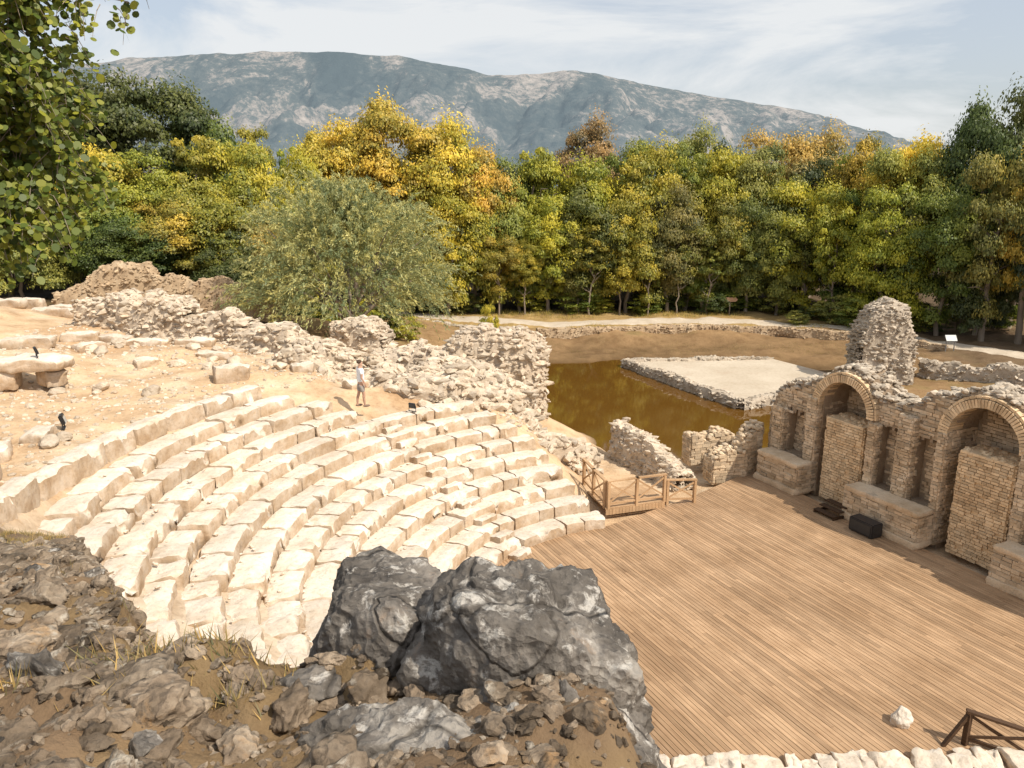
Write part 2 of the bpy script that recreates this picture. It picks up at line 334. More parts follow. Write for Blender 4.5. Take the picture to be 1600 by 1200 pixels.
ribbon([(-16,77),(-12,74),(-8,70.5),(-3,67.5),(4,66.5),(12,67.3),(21,67.5),(28.6,63.6),(33,57),(36.5,51.5),(42,44)],2.9,M_PATH,'path','pale dirt visitor path curving past the ruins')
m,nt,out=newmat('pond_water');b=nd(nt,'BsdfPrincipled');b.inputs['Base Color'].default_value=(.115,.055,.010,1);b.inputs['Roughness'].default_value=.05
b.inputs['IOR'].default_value=1.5
bp=nd(nt,'Bump');bp.inputs['Strength'].default_value=.03;bp.inputs['Distance'].default_value=.02;nt.links.new(noise(nt,nd(nt,'TexCoord').outputs['Object'],1.5,2),bp.inputs['Height']);nt.links.new(bp.outputs[0],b.inputs['Normal']);nt.links.new(b.outputs[0],out.inputs[0])
V=np.array([(-1,31,-1.0),(19,31,-1.0),(19,56,-1.0),(-1,56,-1.0)],float)
ob('water',mk_mesh('water',V,np.array([[0,1,2,3]]),m),kind='structure',label='still brown pond water flooding the lower ruins')
# ------------------------------------------------------------------ mountains
prof=np.array([(-4200,300),(-3000,400),(-2100,455),(-1579,482),(-1316,510),(-1100,518),(-821,529),(-600,524),(-376,505),(-220,478),(-90,448),(0,443),(90,452),(189,464),(300,452),(474,414),(833,362),(1074,323),(1396,232),(1694,160),(1950,110),(2600,60),(4200,20)],float)
mx=np.linspace(-4200,4200,1000);my=np.linspace(1500,3700,260);MX,MY=np.meshgrid(mx,my,indexing='ij')
rd=np.interp(MX,prof[:,0],prof[:,1]);rd=rd+5*fb2(MX,MX*0,.012,4,41)
v=np.clip((MY-1500)/1500,0,1)
sp=np.abs(fb2(MX+.25*MY,MY*.3,.0022,3,42));sp2=np.abs(fb2(MX-.3*MY,MY*.45,.006,5,43));sp3=np.abs(fb2(MX,MY*.7,.016,4,45))
sp=np.minimum(sp,.6)
hh=rd*(v**.8)*(1-(1-v**3)*(.62*(.6-sp)+.32*(.5-sp2)+.08*(.5-sp3)))+6*fb2(MX,MY,.01,4,44)*(1-v)
hh=np.minimum(hh,rd*(.55+.45*v)*1.0)
hh=np.where(MY>3000,rd*(1-(MY-3000)/1400),hh)
hh=hh*sst(0,.05,v)-12*(v<.02)-5
idx=np.arange(MX.size).reshape(MX.shape);F=np.stack([idx[:-1,:-1],idx[1:,:-1],idx[1:,1:],idx[:-1,1:]],-1).reshape(-1,4)
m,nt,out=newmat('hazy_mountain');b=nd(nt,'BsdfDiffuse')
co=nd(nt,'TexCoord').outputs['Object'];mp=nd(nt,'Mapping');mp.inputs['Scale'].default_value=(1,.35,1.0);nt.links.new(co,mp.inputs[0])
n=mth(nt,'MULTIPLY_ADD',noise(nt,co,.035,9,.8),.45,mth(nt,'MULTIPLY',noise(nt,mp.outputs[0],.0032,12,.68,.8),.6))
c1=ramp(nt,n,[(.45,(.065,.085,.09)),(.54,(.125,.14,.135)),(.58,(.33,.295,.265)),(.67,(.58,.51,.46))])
nt.links.new(c1,b.inputs[0]);e=nd(nt,'Emission');e.inputs[0].default_value=(.43,.55,.64,1);e.inputs[1].default_value=.68  # distance haze painted in: blue glow blended over bluish slope colours
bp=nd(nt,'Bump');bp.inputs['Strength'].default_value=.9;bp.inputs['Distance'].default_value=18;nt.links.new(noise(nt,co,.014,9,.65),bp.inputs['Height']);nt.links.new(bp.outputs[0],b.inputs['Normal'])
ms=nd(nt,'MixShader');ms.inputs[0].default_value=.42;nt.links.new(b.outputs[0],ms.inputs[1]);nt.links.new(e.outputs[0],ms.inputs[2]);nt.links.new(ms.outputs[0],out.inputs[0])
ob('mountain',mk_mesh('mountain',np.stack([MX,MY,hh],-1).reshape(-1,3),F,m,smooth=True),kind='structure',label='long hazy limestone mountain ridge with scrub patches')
# ------------------------------------------------------------------ wooden stage deck
def P2(r,azd): a=math.radians(azd);return (CX+r*math.cos(a),CY+r*math.sin(a))
poly=[P2(5.95,a) for a in range(104,262,6)]+[(3.5,12.4),(8,11.2),(17.6,12.6)]
P0=np.array([9.77,28.7,0])
def W(t,w,z): return P0+D*t+Mn*w+Z*z
poly+=[tuple(W(16,.35,0)[:2]),tuple(W(-.6,.35,0)[:2]),(6.7,26.6)]
poly=np.array(poly)
tt=(poly-P0[:2])@D[:2];ww=(poly-P0[:2])@Mn[:2]
O=[];U=[];g=np.random.default_rng(3)
w=ww.min()+.08
while w<ww.max():
    xs=[]
    for i in range(len(poly)):
        a,b2=i,(i+1)%len(poly)
        if (ww[a]-w)*(ww[b2]-w)<0: xs.append(tt[a]+(tt[b2]-tt[a])*(w-ww[a])/(ww[b2]-ww[a]))
    if len(xs)>=2:
        t0,t1=min(xs),max(xs);t=t0-g.random()*2
        while t<t1:
            L=g.choice([2.4,3.0,3.6]);a=max(t,t0);b2=min(t+L-.006,t1)
            if b2-a>.15:
                O.append(W((a+b2)/2,w,-.022+g.normal()*.0015));U.append(D*(b2-a)/2)
            t+=L
    w+=.118
O=np.array(O);U=np.array(U)
v_,f_,r_=boxes(O,U,np.tile(Mn*.0525,(len(O),1)),np.tile(Z*.022,(len(O),1)),0,4)
stg=ob('wooden_stage',None,label='large weathered brown plank stage floor in front of the ruined wall',cat='stage')
ob('plank_floor',mk_mesh('plank_floor',v_,f_,M_DECK,r_),stg)
# ------------------------------------------------------------------ cavea seating
GB=grid_box((12,7,4))
def ring_block(r0,depth,z0,z1,a0,a1,seed,amp=.03,dz=0,lean=0,ex=22):
    T,Fc=GB;p=T/((np.abs(T)**ex).sum(1)**(1/ex))[:,None]*1.0
    s=(p[:,0]+1)/2;q=(p[:,1]+1)/2;h=(p[:,2]+1)/2
    hh_=z0+(z1-z0)*h-.04*sst(.5,.62,q)*(h>.7)
    a=np.radians(a0+(a1-a0)*s);r=r0+depth*q
    V=np.stack([CX+r*np.cos(a),CY+r*np.sin(a),hh_+dz+lean*(s-.5)],1)
    o=seed*7.31
    chip=np.maximum(0,fbm(V*3.1+o+90,3,7)-.2)*(q<.25)*(h>.6)
    V+=amp*np.stack([fbm(V*2.6+o,5,1,.62),fbm(V*2.6+o+30,5,2,.62),fbm(V*2.6+o+60,5,3,.62)*.8],1)
    V[:,2]-=chip*.35
    return V,Fc,random.random()
cav=ob('theatre_seating',None,label='curved tiers of pale worn limestone seats facing the stage',cat='ancient theatre seating')
RI=.79;RZ=.34
def far_az(i): return {0:104,1:106.5,2:108.5,3:109.5,4:111,5:112.5,6:114.5,7:116.5,8:119.5,9:142,10:144,11:147}[i]+random.uniform(-.6,.6)
sd=0
for i in range(12):
    r0=5.85+RI*i;parts=[];a=far_az(i);end=278 if i<9 else 256-(i-9)*6
    while a<end:
        L=random.uniform(.6,1.9);da=math.degrees(L/r0)
        worn=max(0,min(1,(a-162)/32))*min(1,i/4) ; jr=random.gauss(0,.014+.05*worn);dz=random.gauss(0,.008+.016*worn)
        if random.random()<.09: dz-=.05;jr+=random.uniform(-.05,.07)
        sd+=1
        gap=math.degrees(random.uniform(.0,.003+.004*worn)/r0);edge=.5 if a<far_az(i)+4 else 0
        parts.append(ring_block(r0+jr,RI+.06,RZ*(i+1)-.58,RZ*(i+1)-.06*worn,a+gap,a+da-gap,sd,.024+.026*worn+.03*edge,dz,random.gauss(0,.009+.016*worn),15-6*worn))
        a+=da
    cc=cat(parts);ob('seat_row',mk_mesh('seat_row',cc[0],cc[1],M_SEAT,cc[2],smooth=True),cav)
parts=[]
for k_ in range(9):
    r0=5.85+RI*k_;az0=136;parts.append(ring_block(r0-.38,.42,RZ*k_-.3,RZ*(k_+.5)+.0,az0,az0+math.degrees(.8/r0),500+k_,.03))
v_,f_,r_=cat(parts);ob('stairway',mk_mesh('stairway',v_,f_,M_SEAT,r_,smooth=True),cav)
parts=[];a=150
while a<203:
    da=math.degrees(random.uniform(.9,1.8)/15.8);sd+=1
    gx_,gy_=P2(15.8,a+da/2);zt=max(4.45,min(5.0,H1(gx_,gy_)+.34)) if a>165 else 4.48
    parts.append(ring_block(15.45,.66,3.4,zt,a+.02,a+da-.02,sd,.05,random.gauss(0,.025),0,10));a+=da
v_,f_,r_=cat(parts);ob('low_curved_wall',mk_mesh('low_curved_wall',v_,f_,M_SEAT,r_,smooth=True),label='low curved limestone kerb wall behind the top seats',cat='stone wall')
# ------------------------------------------------------------------ blocks and rubble
def block(name,cx,cy,z,L,Wd,Hh,rz,label,mat=M_SEAT,amp=.05,seed=1,cat_='stone block',tilt=0,group=None,ex=12):
    T,Fc=grid_box((12,8,5));p=T/((np.abs(T)**ex).sum(1)**(1/ex))[:,None]
    V=p*np.array([L/2,Wd/2,Hh/2]);V[:,2]+=Hh/2+V[:,0]*tilt
    V+=amp*np.stack([fbm(V*2.2+seed*9.1,4,1,.6),fbm(V*2.2+seed*9.1+30,4,2,.6),fbm(V*2.2+seed*9.1+60,4,3,.6)],1)
    return ob(name,mk_mesh(name,V,Fc,mat,np.full(len(V),random.random()),smooth=True),label=label,cat=cat_,loc=(cx,cy,z),rz=rz,group=group)
def rubble(name,pts,thick,label,mat=M_RUB,dens=26,seed=0,ss=(.07,.2),cat_='ruined wall',jag=.25):
    """polyline of (x,y,zbase,ztop)"""
    pts=np.array(pts,float);L=np.r_[0,np.cumsum(np.linalg.norm(np.diff(pts[:,:2],axis=0),axis=1))]
    n=max(4,int(L[-1]/.18));s=np.linspace(0,L[-1],n)
    P=[np.interp(s,L,pts[:,k]) for k in range(4)]
    top=P[3]+jag*fb2(s*1.0,s*0+seed,.9,4,seed+60);tx=np.gradient(P[0]);ty=np.gradient(P[1]);l=np.hypot(tx,ty);nx_=-ty/l;ny_=tx/l
    m=18;V=[]
    for i in range(n):
        for j in range(m):
            u=j/(m-1);ang=math.pi*u
            cx_=-math.cos(ang);sz=math.sin(ang)
            q=(abs(cx_)**9+abs(sz)**9)**(1/9);cx_/=q;sz/=q
            w_=thick/2*(1.15-.25*sz)
            V.append((P[0][i]+nx_[i]*cx_*w_,P[1][i]+ny_[i]*cx_*w_,P[2][i]-.3+(top[i]-P[2][i]+.3)*sz))
    V=np.array(V);dn=fbm(V*1.1+seed,4,seed+3);dn2=fbm(V*1.1+seed+40,4,seed+4)
    V[:,0]+=.16*dn;V[:,1]+=.16*dn2;V[:,2]+=.08*dn
    ii=np.arange(n*m).reshape(n,m);F=np.stack([ii[:-1,:-1],ii[1:,:-1],ii[1:,1:],ii[:-1,1:]],-1).reshape(-1,4)
    core=(V,F,.5)
    g=np.random.default_rng(seed+5);tri_=tri(F);a=V[tri_[:,0]];b2=V[tri_[:,1]];c2=V[tri_[:,2]]
    ar=np.linalg.norm(np.cross(b2-a,c2-a),axis=1)/2;N=int(ar.sum()*dens);k=g.choice(len(ar),N,p=ar/ar.sum())
    u=g.random((N,1));v=g.random((N,1));fl=(u+v)>1;u=np.where(fl,1-u,u);v=np.where(fl,1-v,v)
    cen=a[k]+u*(b2[k]-a[k])+v*(c2[k]-a[k])
    ends=[]
    for e in (0,-1):
        for q in range(int(thick*(P[3][e]-P[2][e]+.3)*dens*1.2)):
            o=g.uniform(-.5,.5)*thick;ends.append((P[0][e]+nx_[e]*o,P[1][e]+ny_[e]*o,g.uniform(P[2][e]-.2,top[e])))
    if ends: cen=np.concatenate([cen,np.array(ends)])
    sz=(ss[0]+(ss[1]-ss[0])*g.random(len(cen))**2.4)*g.uniform(.6,1.3,len(cen))
    size=np.stack([sz*g.uniform(1.1,2.1,len(cen)),sz*g.uniform(.55,.8,len(cen)),sz*g.uniform(.45,.7,len(cen))],1)
    st=stones(cen,size,seed+9,1,7,.13,.58,.45)
    v_,f_,r_=cat([core,st]);return ob(name,mk_mesh(name,v_,f_,mat,r_),label=label,cat=cat_)
G=H1
def gp(x,y,h): z=G(x,y);return (x,y,z,z+h)
rubble('rubble_wall',[(-20.5,36.5,4.4,5.8),(-19,36,4.4,6.2),(-17,35.2,4.4,6.3),(-14.9,35,4.3,5.7)],1.6,'weathered grey rubble wall remnant above the seats',M_RUB,36,1,(.06,.26),jag=.5)
rubble('rubble_wall',[(-14.9,34.8,4.2,5.5),(-13.2,34.6,4.2,5.8),(-11.9,34.3,4.1,5.1)],1.5,'short rounded rubble wall remnant on sandy ground',M_RUB,36,2,(.06,.26),jag=.4)
rubble('rubble_wall',[(-12.0,33.8,3.9,5.2),(-10.2,33.2,3.9,5.5),(-8.4,32.5,3.6,4.8),(-6.8,32.3,3.2,4.2)],1.6,'rounded rubble mass behind the upper seats',M_RUB,36,3,(.06,.28),jag=.4)
rubble('rubble_wall',[(-8.9,38.6,2.6,4.6),(-7.6,38.2,2.4,5.1),(-6.3,38.0,2.2,4.5)],1.8,'detached chunk of rubble masonry under the trees',M_RUB,36,4,(.06,.24),jag=.4)
rubble('rubble_wall',[(-6.5,34.8,2.6,4.0),(-4.6,34.8,2.2,4.2),(-3.2,34.8,1.6,4.3),(-2.7,34.9,1.4,4.6),(-1,35.1,.8,4.9),(.7,35.4,-.6,4.8),(1.0,35.8,-1.0,4.4)],1.7,'tall rubble retaining wall beside the pond',M_RUB,38,5,(.06,.26),jag=.4)
rubble('rubble_wall',[gp(-7.2,31.6,.7),gp(-5.6,31.8,.8),gp(-4.0,31.9,.95),gp(-2.4,32.0,1.0),gp(-1,32.4,1.1),gp(.4,33.2,1.2)],2.6,'wide low band of tumbled pale rubble behind the seats',M_RUB,32,6,(.06,.32),jag=.4)
rubble('rubble_wall',[gp(-4.6,30.1,.25),gp(-3.2,30.1,.4),gp(-1.8,30.3,.45),gp(-.4,30.8,.5),gp(.9,31.4,.5)],1.7,'low tumbled rubble beside the seat ends',M_RUB,30,16,(.06,.32),jag=.4)
rubble('rubble_wall',[gp(-9.8,31.0,.3),gp(-8.2,30.9,.45),gp(-6.6,30.3,.3)],1.0,'low broken line of pale rubble on the terrace',M_RUB,30,17,(.06,.3),jag=.35)
rubble('rubble_wall',[(1.0,29.3,.1,1.5),(2.2,29.5,-.1,1.5),(3.2,30.0,-.2,.9)],1.6,'jagged rubble heap at the end of the seats',M_RUB,24,7,(.08,.36),jag=.45)
rubble('rubble_wall',[(6.7,27.9,-.2,.5),(6.1,29,-.2,1.0),(5.2,30.6,-.3,1.45),(4.7,31.6,-.5,1.5)],.9,'sloping rubble wall beside the entrance passage',M_RUB,44,8,(.05,.17),jag=.1)
rubble('rubble_tower',[(22.4,48.6,-.6,2.6),(23.0,48.5,-.6,4.0),(24.0,48.3,-.6,4.65),(24.9,48.1,-.6,4.0),(25.5,48.0,-.6,2.0)],2.9,'tall rounded rubble tower stump beside the path',M_RUBG,36,9,(.07,.22),jag=.3)
rubble('ruined_wall',[(-27,45,4.6,5.6),(-24,45.5,4.6,6.6),(-22.0,46,4.4,7.4),(-20.9,46,4.3,6.3),(-17,46.5,4,5.7),(-14.5,47,3.6,4.6)],1.1,'tan ruined masonry wall in front of the trees',M_BRKD,30,10,(.05,.17),jag=.5)
for k_,(pts,lab) in enumerate([([(27,49,-.6,.5),(31,45,-.6,.7),(36,41,-.6,.5)],'low grey ruin wall in the shade of trees'),([(20,40,-.8,.4),(25,38,-.6,.5),(29,34,-.5,.4)],'low grey foundation wall behind the stage ruins')]):
    rubble('foundation_wall',pts,.9,lab,M_RUBG,18,30+k_,(.08,.24))
rubble('retaining_wall',[(-8.5,66,-.4,.35),(-4,63.5,-.5,.3),(1,62,-.7,.25)],.6,'low stone retaining wall below the path',M_RUBG,20,50,(.08,.2),jag=.1)
rubble('retaining_wall',[(2,61.2,-.9,.4),(9,62.2,-.8,.42),(15,63,-.8,.4),(22,62.6,-.8,.36),(28,59.4,-.8,.3),(32,55,-.7,.25)],.5,'long low brown stone retaining wall below the path',M_BRKD,40,51,(.05,.15),jag=.06)
is_=[(8.1,53.4),(19.0,54.2),(22.3,47.4),(13.2,42.2)]
V=[(x,y,-.62) for x,y in is_]+[(x,y,-2) for x,y in is_]
V=np.array(V);F=np.array([[0,3,2,1],[0,1,5,4],[1,2,6,5],[2,3,7,6],[3,0,4,7]])
isl=ob('stone_platform',None,label='sandy floor of a flooded building ringed by low walls',cat='ruin foundation')
ob('floor',mk_mesh('floor',V,F,M_SANDF),isl)
for k_,(a,b2) in enumerate([(0,3),(3,2),(0,1)]):
    A=is_[a];B=is_[b2];o=rubble('edge_wall',[(A[0],A[1],-1.6,-.45),((A[0]+B[0])/2,(A[1]+B[1])/2,-1.6,-.4),(B[0],B[1],-1.6,-.45)],.6,None,M_RUBG,22,40+k_,(.06,.18),None,.1);o.parent=isl
block('limestone_slab',-17.3,25.6,5.1,3.8,1.2,.45,.12,'long horizontal limestone slab resting on stones',seed=3,cat_='stone slab',amp=.09,ex=8)
block('stone_block',-17.6,25.4,4.5,1.2,.9,.7,.3,'squared stone block propping up a slab',seed=4,amp=.09,ex=8)
block('stone_block',-16.1,25.9,4.5,.8,.8,.6,.9,'squared stone block propping up a slab',seed=5,amp=.09,ex=8)
for k_,(x,y,L,Wd,Hh,rz) in enumerate([(-26.4,39.2,2.2,.9,.5,.1),(-24.0,39.6,2.3,.9,.45,0),(-26.6,41.5,1.8,.8,.7,.1),(-24.4,41,1.5,.8,.5,.2),(-27,36,2,1,.6,.2),(-19.5,30,2.0,1.0,.5,.3),(-17.8,31.5,1.2,.8,.4,.9),
  (-10.6,27.9,1.3,.9,.65,.4),(-12.4,31,1.4,.5,.35,.1),(-16.0,32.8,1.8,.7,.4,-.1),(-13.8,32.6,1.6,.6,.4,.05),(-17.8,33.4,1.6,.7,.4,-.1),(-12.4,16.2,.9,1.5,.7,.1),(-12.1,14.2,.8,1.4,.6,.15),(-12.9,12.9,.9,1.2,.5,.3),(-13.4,18.6,.9,1.2,.4,.5),(-13.0,20.0,.6,.9,.35,.2),(-8.4,29.6,.9,.6,.4,.4),(-6.2,29.2,.8,.6,.4,.9),(-19,33,1.5,.7,.45,.2),(-14.6,29.6,.9,.6,.35,.7)]):
    block('stone_block',x,y,G(x,y)-.1,L,Wd,Hh,rz,'pale limestone block lying on sandy ground',seed=10+k_,group='loose limestone blocks',amp=.08,ex=9)
g=np.random.default_rng(11)
for k_ in range(130):
    if k_<75: x=g.uniform(-18,-5);y=27+g.uniform(1.5,6.5)+max(0,-x-10)*.25
    elif k_<105: x=g.uniform(-17,-12);y=g.uniform(15,27)
    else: x=g.uniform(-5,1.5);y=g.uniform(28.8,31)
    s=.05+.27*g.random()**1.5;v_,f_,r_=stones([(0,0,s*.3)],[(s*1.3,s,s*.75)],100+k_,3,8,.15)
    ob('loose_stone',mk_mesh('loose_stone',v_,f_,M_RUB,r_),label='pale angular stone lying on sandy ground',cat='stone',group='loose stones on the terrace',loc=(x,y,G(x,y)))
N=11700;x=np.concatenate([g.uniform(-22,-4,7700),g.uniform(-8,3,2900),g.uniform(5,26,1100)]);y=np.concatenate([g.uniform(14,40,7700),g.uniform(28,34,2900),g.uniform(29,42,1100)])
z=Hf(x,y);k=(z>-.9);r=np.hypot(x-CX,y-CY);k&=(r>16.2)|((x>-3.5)&(y>29));x,y,z=x[k],y[k],z[k];s=.018+.10*g.random(len(x))**2.2
v_,f_,r_=stones(np.stack([x,y,z],1),np.stack([s*1.2,s,s*.7],1),77,1,4)
ob('gravel',mk_mesh('gravel',v_,f_,M_RUB,r_),label='scattered small stones and gravel',kind='stuff')
n_=4200;az=np.radians(g.uniform(140,250,n_));rr=g.uniform(6.5,15,n_);x=CX+rr*np.cos(az);y=CY+rr*np.sin(az);fr=((rr-5.85)/RI);fi=np.floor(fr);z=RZ*(fi+1)-.03
k=(fr-fi>.55)&(g.random(n_)<(.2+np.degrees(az)/300-.4));x,y,z=x[k],y[k],z[k];s=.008+.06*g.random(len(x))**2.5;v_,f_,r_=stones(np.stack([x,y,z],1),np.stack([s*1.3,s,s*.7],1),79,1,4)
ob('gravel',mk_mesh('gravel',v_,f_,M_SEAT,r_),label='stone chips lying on the worn seats',kind='stuff')
def bankst(n,pw,smin,smax,ex,sub,seed,k_=6):
    g=np.random.default_rng(seed);x=g.uniform(-9,.5,n);y=1.3+8.5*g.random(n)**pw;_,S_=bank(x,y);k=(S_<.2)&(x>-.85*y-.5);x,y=x[k],y[k];s=(smin+(smax-smin)*g.random(len(x))**ex)*np.clip(y/3,.85,2)
    z=Hf(x,y);return stones(np.stack([x,y,z],1),np.stack([s*g.uniform(1,1.7,len(x)),s*g.uniform(.8,1.2,len(x)),s*g.uniform(.5,.85,len(x))],1),seed,sub,k_,.28,.58)
v_,f_,r_=cat([bankst(38000,1.6,.004,.028,2.0,1,78),bankst(8500,1.5,.02,.07,1.9,3,80,8)])
ob('gravel',mk_mesh('gravel',v_,f_,M_ROCK,r_),label='loose grey and ochre stones littering the rocky bank',kind='stuff')
def rock(name,x,y,z,sx,sy,sz,seed,label,mat,sub=5,rz=0,cut=.55,rough=.2,det=.05,k=12,fine=.022,flat=None,slope=0):
    v,f,r=stones([(0,0,0)],[(1,1,1)],seed,sub,k,rough,cut,0)
    if flat is not None:
        # a broad flat top, falling away to one side
        lim=flat-slope*np.maximum(0,v[:,0]);v[:,2]=np.where(v[:,2]>lim,lim+.18*(v[:,2]-lim),v[:,2])
    d=fbm(v*2.0+seed,5,3,.55)[:,None];d2=np.abs(fbm(v*3.6+seed,4,5,.5))[:,None];d3=fbm(v*11+seed,5,6,.7)[:,None]
    v=v*(1+det*1.8*d-det*1.4*d2+fine*d3)
    v=v*np.array([sx,sy,sz])
    return ob(name,mk_mesh(name,v,f,mat,r*0+.5,smooth=True),label=label,cat='rock',loc=(x,y,z),rz=rz)
rock('boulder',-.57,3.26,8.93,.50,.42,.56,121,'broad grey limestone boulder with lichen and nearly flat top',M_DARK,6,.1,.66,.12,.05,10,.024,.52,.25)
rock('boulder',.08,2.88,8.94,.52,.46,.74,122,'tall dark grey limestone boulder with pale lichen patches',M_DARK,6,0,.66,.12,.05,10,.024,.62,.4)
rock('boulder',.20,2.42,8.72,.54,.52,.70,125,'cracked dark grey boulder with white lichen patches',M_DARK,6,.1,.64,.12,.05,11,.024,.68,.5)
rock('boulder',-.20,2.24,8.80,.52,.44,.56,124,'low grey lichen covered boulder on the bank',M_DARK,6,.1,.62,.14,.05,12,.024,.7,.3)
rock('boulder',-.60,2.50,8.93,.28,.24,.2,27,'small grey boulder wedged against a larger one',M_DARK,5,.7,.58,.18,.06,12,.03)
for k_ in range(120):
    while True:
        x=g.uniform(-6.0,-.5);y=1.8+6.5*g.random()**1.5;_,s0=bank(x,y)
        if s0<.0 and x>-.82*y-.4: break
    s=(.03+.085*g.random()**1.6)*(1+.12*y)
    rock('bank_rock',x,y,H1(x,y)+s*.05,s*g.uniform(1,1.7),s*g.uniform(.8,1.2),s*g.uniform(.55,1.0),200+k_,'rough ochre brown limestone rock half buried in the bank' if k_%4 else 'grey weathered limestone rock half buried in the bank',M_ROCK if k_%4 else M_DARK,4,g.random()*6,.54,.22,.09,11,.04)['group']='rocks on the near bank'
rock('white_stone',8.33,14.05,.12,.24,.21,.24,61,'rounded white stone standing on the wooden stage',M_WHITE,5,0,.7,.1,.03)
k_=0;x=2.6
while x<12.8:
    L=g.uniform(.2,.9);hgt=g.uniform(.2,.32);block('wall_block',x+L/2,12.6+g.normal()*.05+.02*(x-3),-.15,L*1.04,g.uniform(.6,.95),hgt,g.normal()*.07,'pale limestone block edging the plank stage',seed=300+k_,amp=.09,group='blocks edging the stage',ex=8);x+=L;k_+=1
# ------------------------------------------------------------------ stage building wall
scn=ob('ruined_stage_wall',None,label='ruined stone and brick stage wall with arched niches',cat='ancient wall')
TA=[(3.15,1.05,3.45),(8.25,1.1,3.75),(13.4,1.05,3.7)]
TN=[(5.05,.36,1.1,3.35),(6.45,.36,1.1,3.35),(.95,.42,1.1,2.8),(10.3,.36,1.1,3.3),(11.6,.36,1.1,3.3)]
def arch_open(t,z):
    o=np.zeros(np.shape(t),bool)
    for a,r,s in TA: o|=(np.abs(t-a)<r)&((z<s)|((t-a)**2+(z-s)**2<r*r))
    return o
def niche_open(t,z):
    o=np.zeros(np.shape(t),bool)
    for a,h,z0,z1 in TN: o|=(np.abs(t-a)<h)&(z>z0)&(z<z1+.12*np.sin(t*23))
    return o
tg=np.arange(-.4,16,.1);topz=4.25+.035*np.clip(tg,0,12)+.5*fbm(np.stack([tg*.9,tg*0,tg*0],-1),4,70)+.12*fbm(np.stack([tg*4,tg*0,tg*0],-1),2,71)
for a,r,s in TA: topz=np.where(np.abs(tg-a)<r+.3,np.maximum(topz,s+np.sqrt(np.maximum(0,(r+.42)**2-(tg-a)**2))),topz)
topz=np.where(tg<1.2,topz-(1.2-tg)**1.5*1.0,topz)
O=[];U=[];Vh=[];Wh=[]
def strip(t,w0,w1,z0,z1):
    if z1-z0>.02: O.append(W(t,(w0+w1)/2,(z0+z1)/2));U.append(D*.05);Vh.append(Mn*(w1-w0)/2);Wh.append(Z*(z1-z0)/2)
zz=np.arange(-.2,5.8,.05);WB=2.25
for t,tz in zip(tg,topz):
    for (w0,w1,fn) in ((1.0,1.4,lambda z:arch_open(np.full_like(z,t),z)|niche_open(np.full_like(z,t),z)),(1.402,WB,lambda z:arch_open(np.full_like(z,t),z)),(WB+.002,WB+.25,lambda z:np.zeros_like(z,bool))):
        op=fn(zz)|(zz>tz-(.5 if w0>2 else 0));st=None
        for k_ in range(len(zz)):
            if not op[k_] and st is None: st=zz[k_]
            if (op[k_] or k_==len(zz)-1) and st is not None: strip(t,w0,w1,st,zz[k_]);st=None
core=boxes(np.array(O),np.array(U),np.array(Vh),np.array(Wh))
ob('wall_core',mk_mesh('wall_core',core[0],core[1],M_MORT,core[2]),scn)
def masonry(fn,t0,t1,z0,z1,w,out,seed,hh=(.085,.13),ll=(.14,.34),axis_t=D,axis_w=Mn,org=P0,dep=.09,sd=.014,gap=.007,jit=.009,miss=.03):
    g=np.random.default_rng(seed);O=[];U=[];Wv=[];z=z0
    while z<z1:
        h=g.uniform(*hh);t=t0-g.random()*.2
        while t<t1:
            l=g.uniform(*ll);a=max(t,t0);b2=min(t+l,t1);c=(a+b2)/2
            if b2-a>.05 and g.random()>miss and fn(np.array([c-(b2-a)*.35]),np.array([z+h/2]))[0] and fn(np.array([c+(b2-a)*.35]),np.array([z+h/2]))[0]:
                O.append(org+axis_t*c+axis_w*(w+out*(g.normal()*sd))+Z*(z+h/2));U.append(axis_t*((b2-a)/2-gap));Wv.append(Z*(h/2-gap))
            t+=l
        z+=h
    if not O: return np.zeros((0,3)),np.zeros((0,4),int),0
    return boxes(np.array(O),np.array(U),axis_w[None]*dep/2,np.array(Wv),jit,seed)
top_of=lambda t:np.interp(t,tg,topz)
pr=[masonry(lambda t,z:~arch_open(t,z)&~niche_open(t,z)&(z<top_of(t)-.02),-.4,16,0,5.4,1.0,-1,1,sd=.03,miss=.06,jit=.012),
    masonry(lambda t,z:niche_open(t,z),-.4,16,0,5,1.4,-1,2),
    masonry(lambda t,z:arch_open(t,z),1,16,0,5.4,WB,-1,3),
    masonry(lambda t,z:(z<top_of(t)-.5),-.4,16,-.2,5.4,WB+.26,1,4,(.14,.24),(.25,.6))]
for a,r,s in TA:
    for sg in (-1,1):
        pr.append(masonry(lambda t,z:np.ones_like(t,bool),0,WB-1,0,s,0,1,5+int(a)+sg,axis_t=Mn,axis_w=-sg*D,org=W(a+sg*r,1.0,0)))
pr.append(masonry(lambda t,z:z<top_of(np.array([-.4])),0,WB-.8,0,4,0,1,77,axis_t=Mn,axis_w=-D,org=W(-.4,1.0,0)))
v_,f_,r_=cat(pr);ob('wall_facing',mk_mesh('wall_facing',v_,f_,M_BRK,r_),scn)
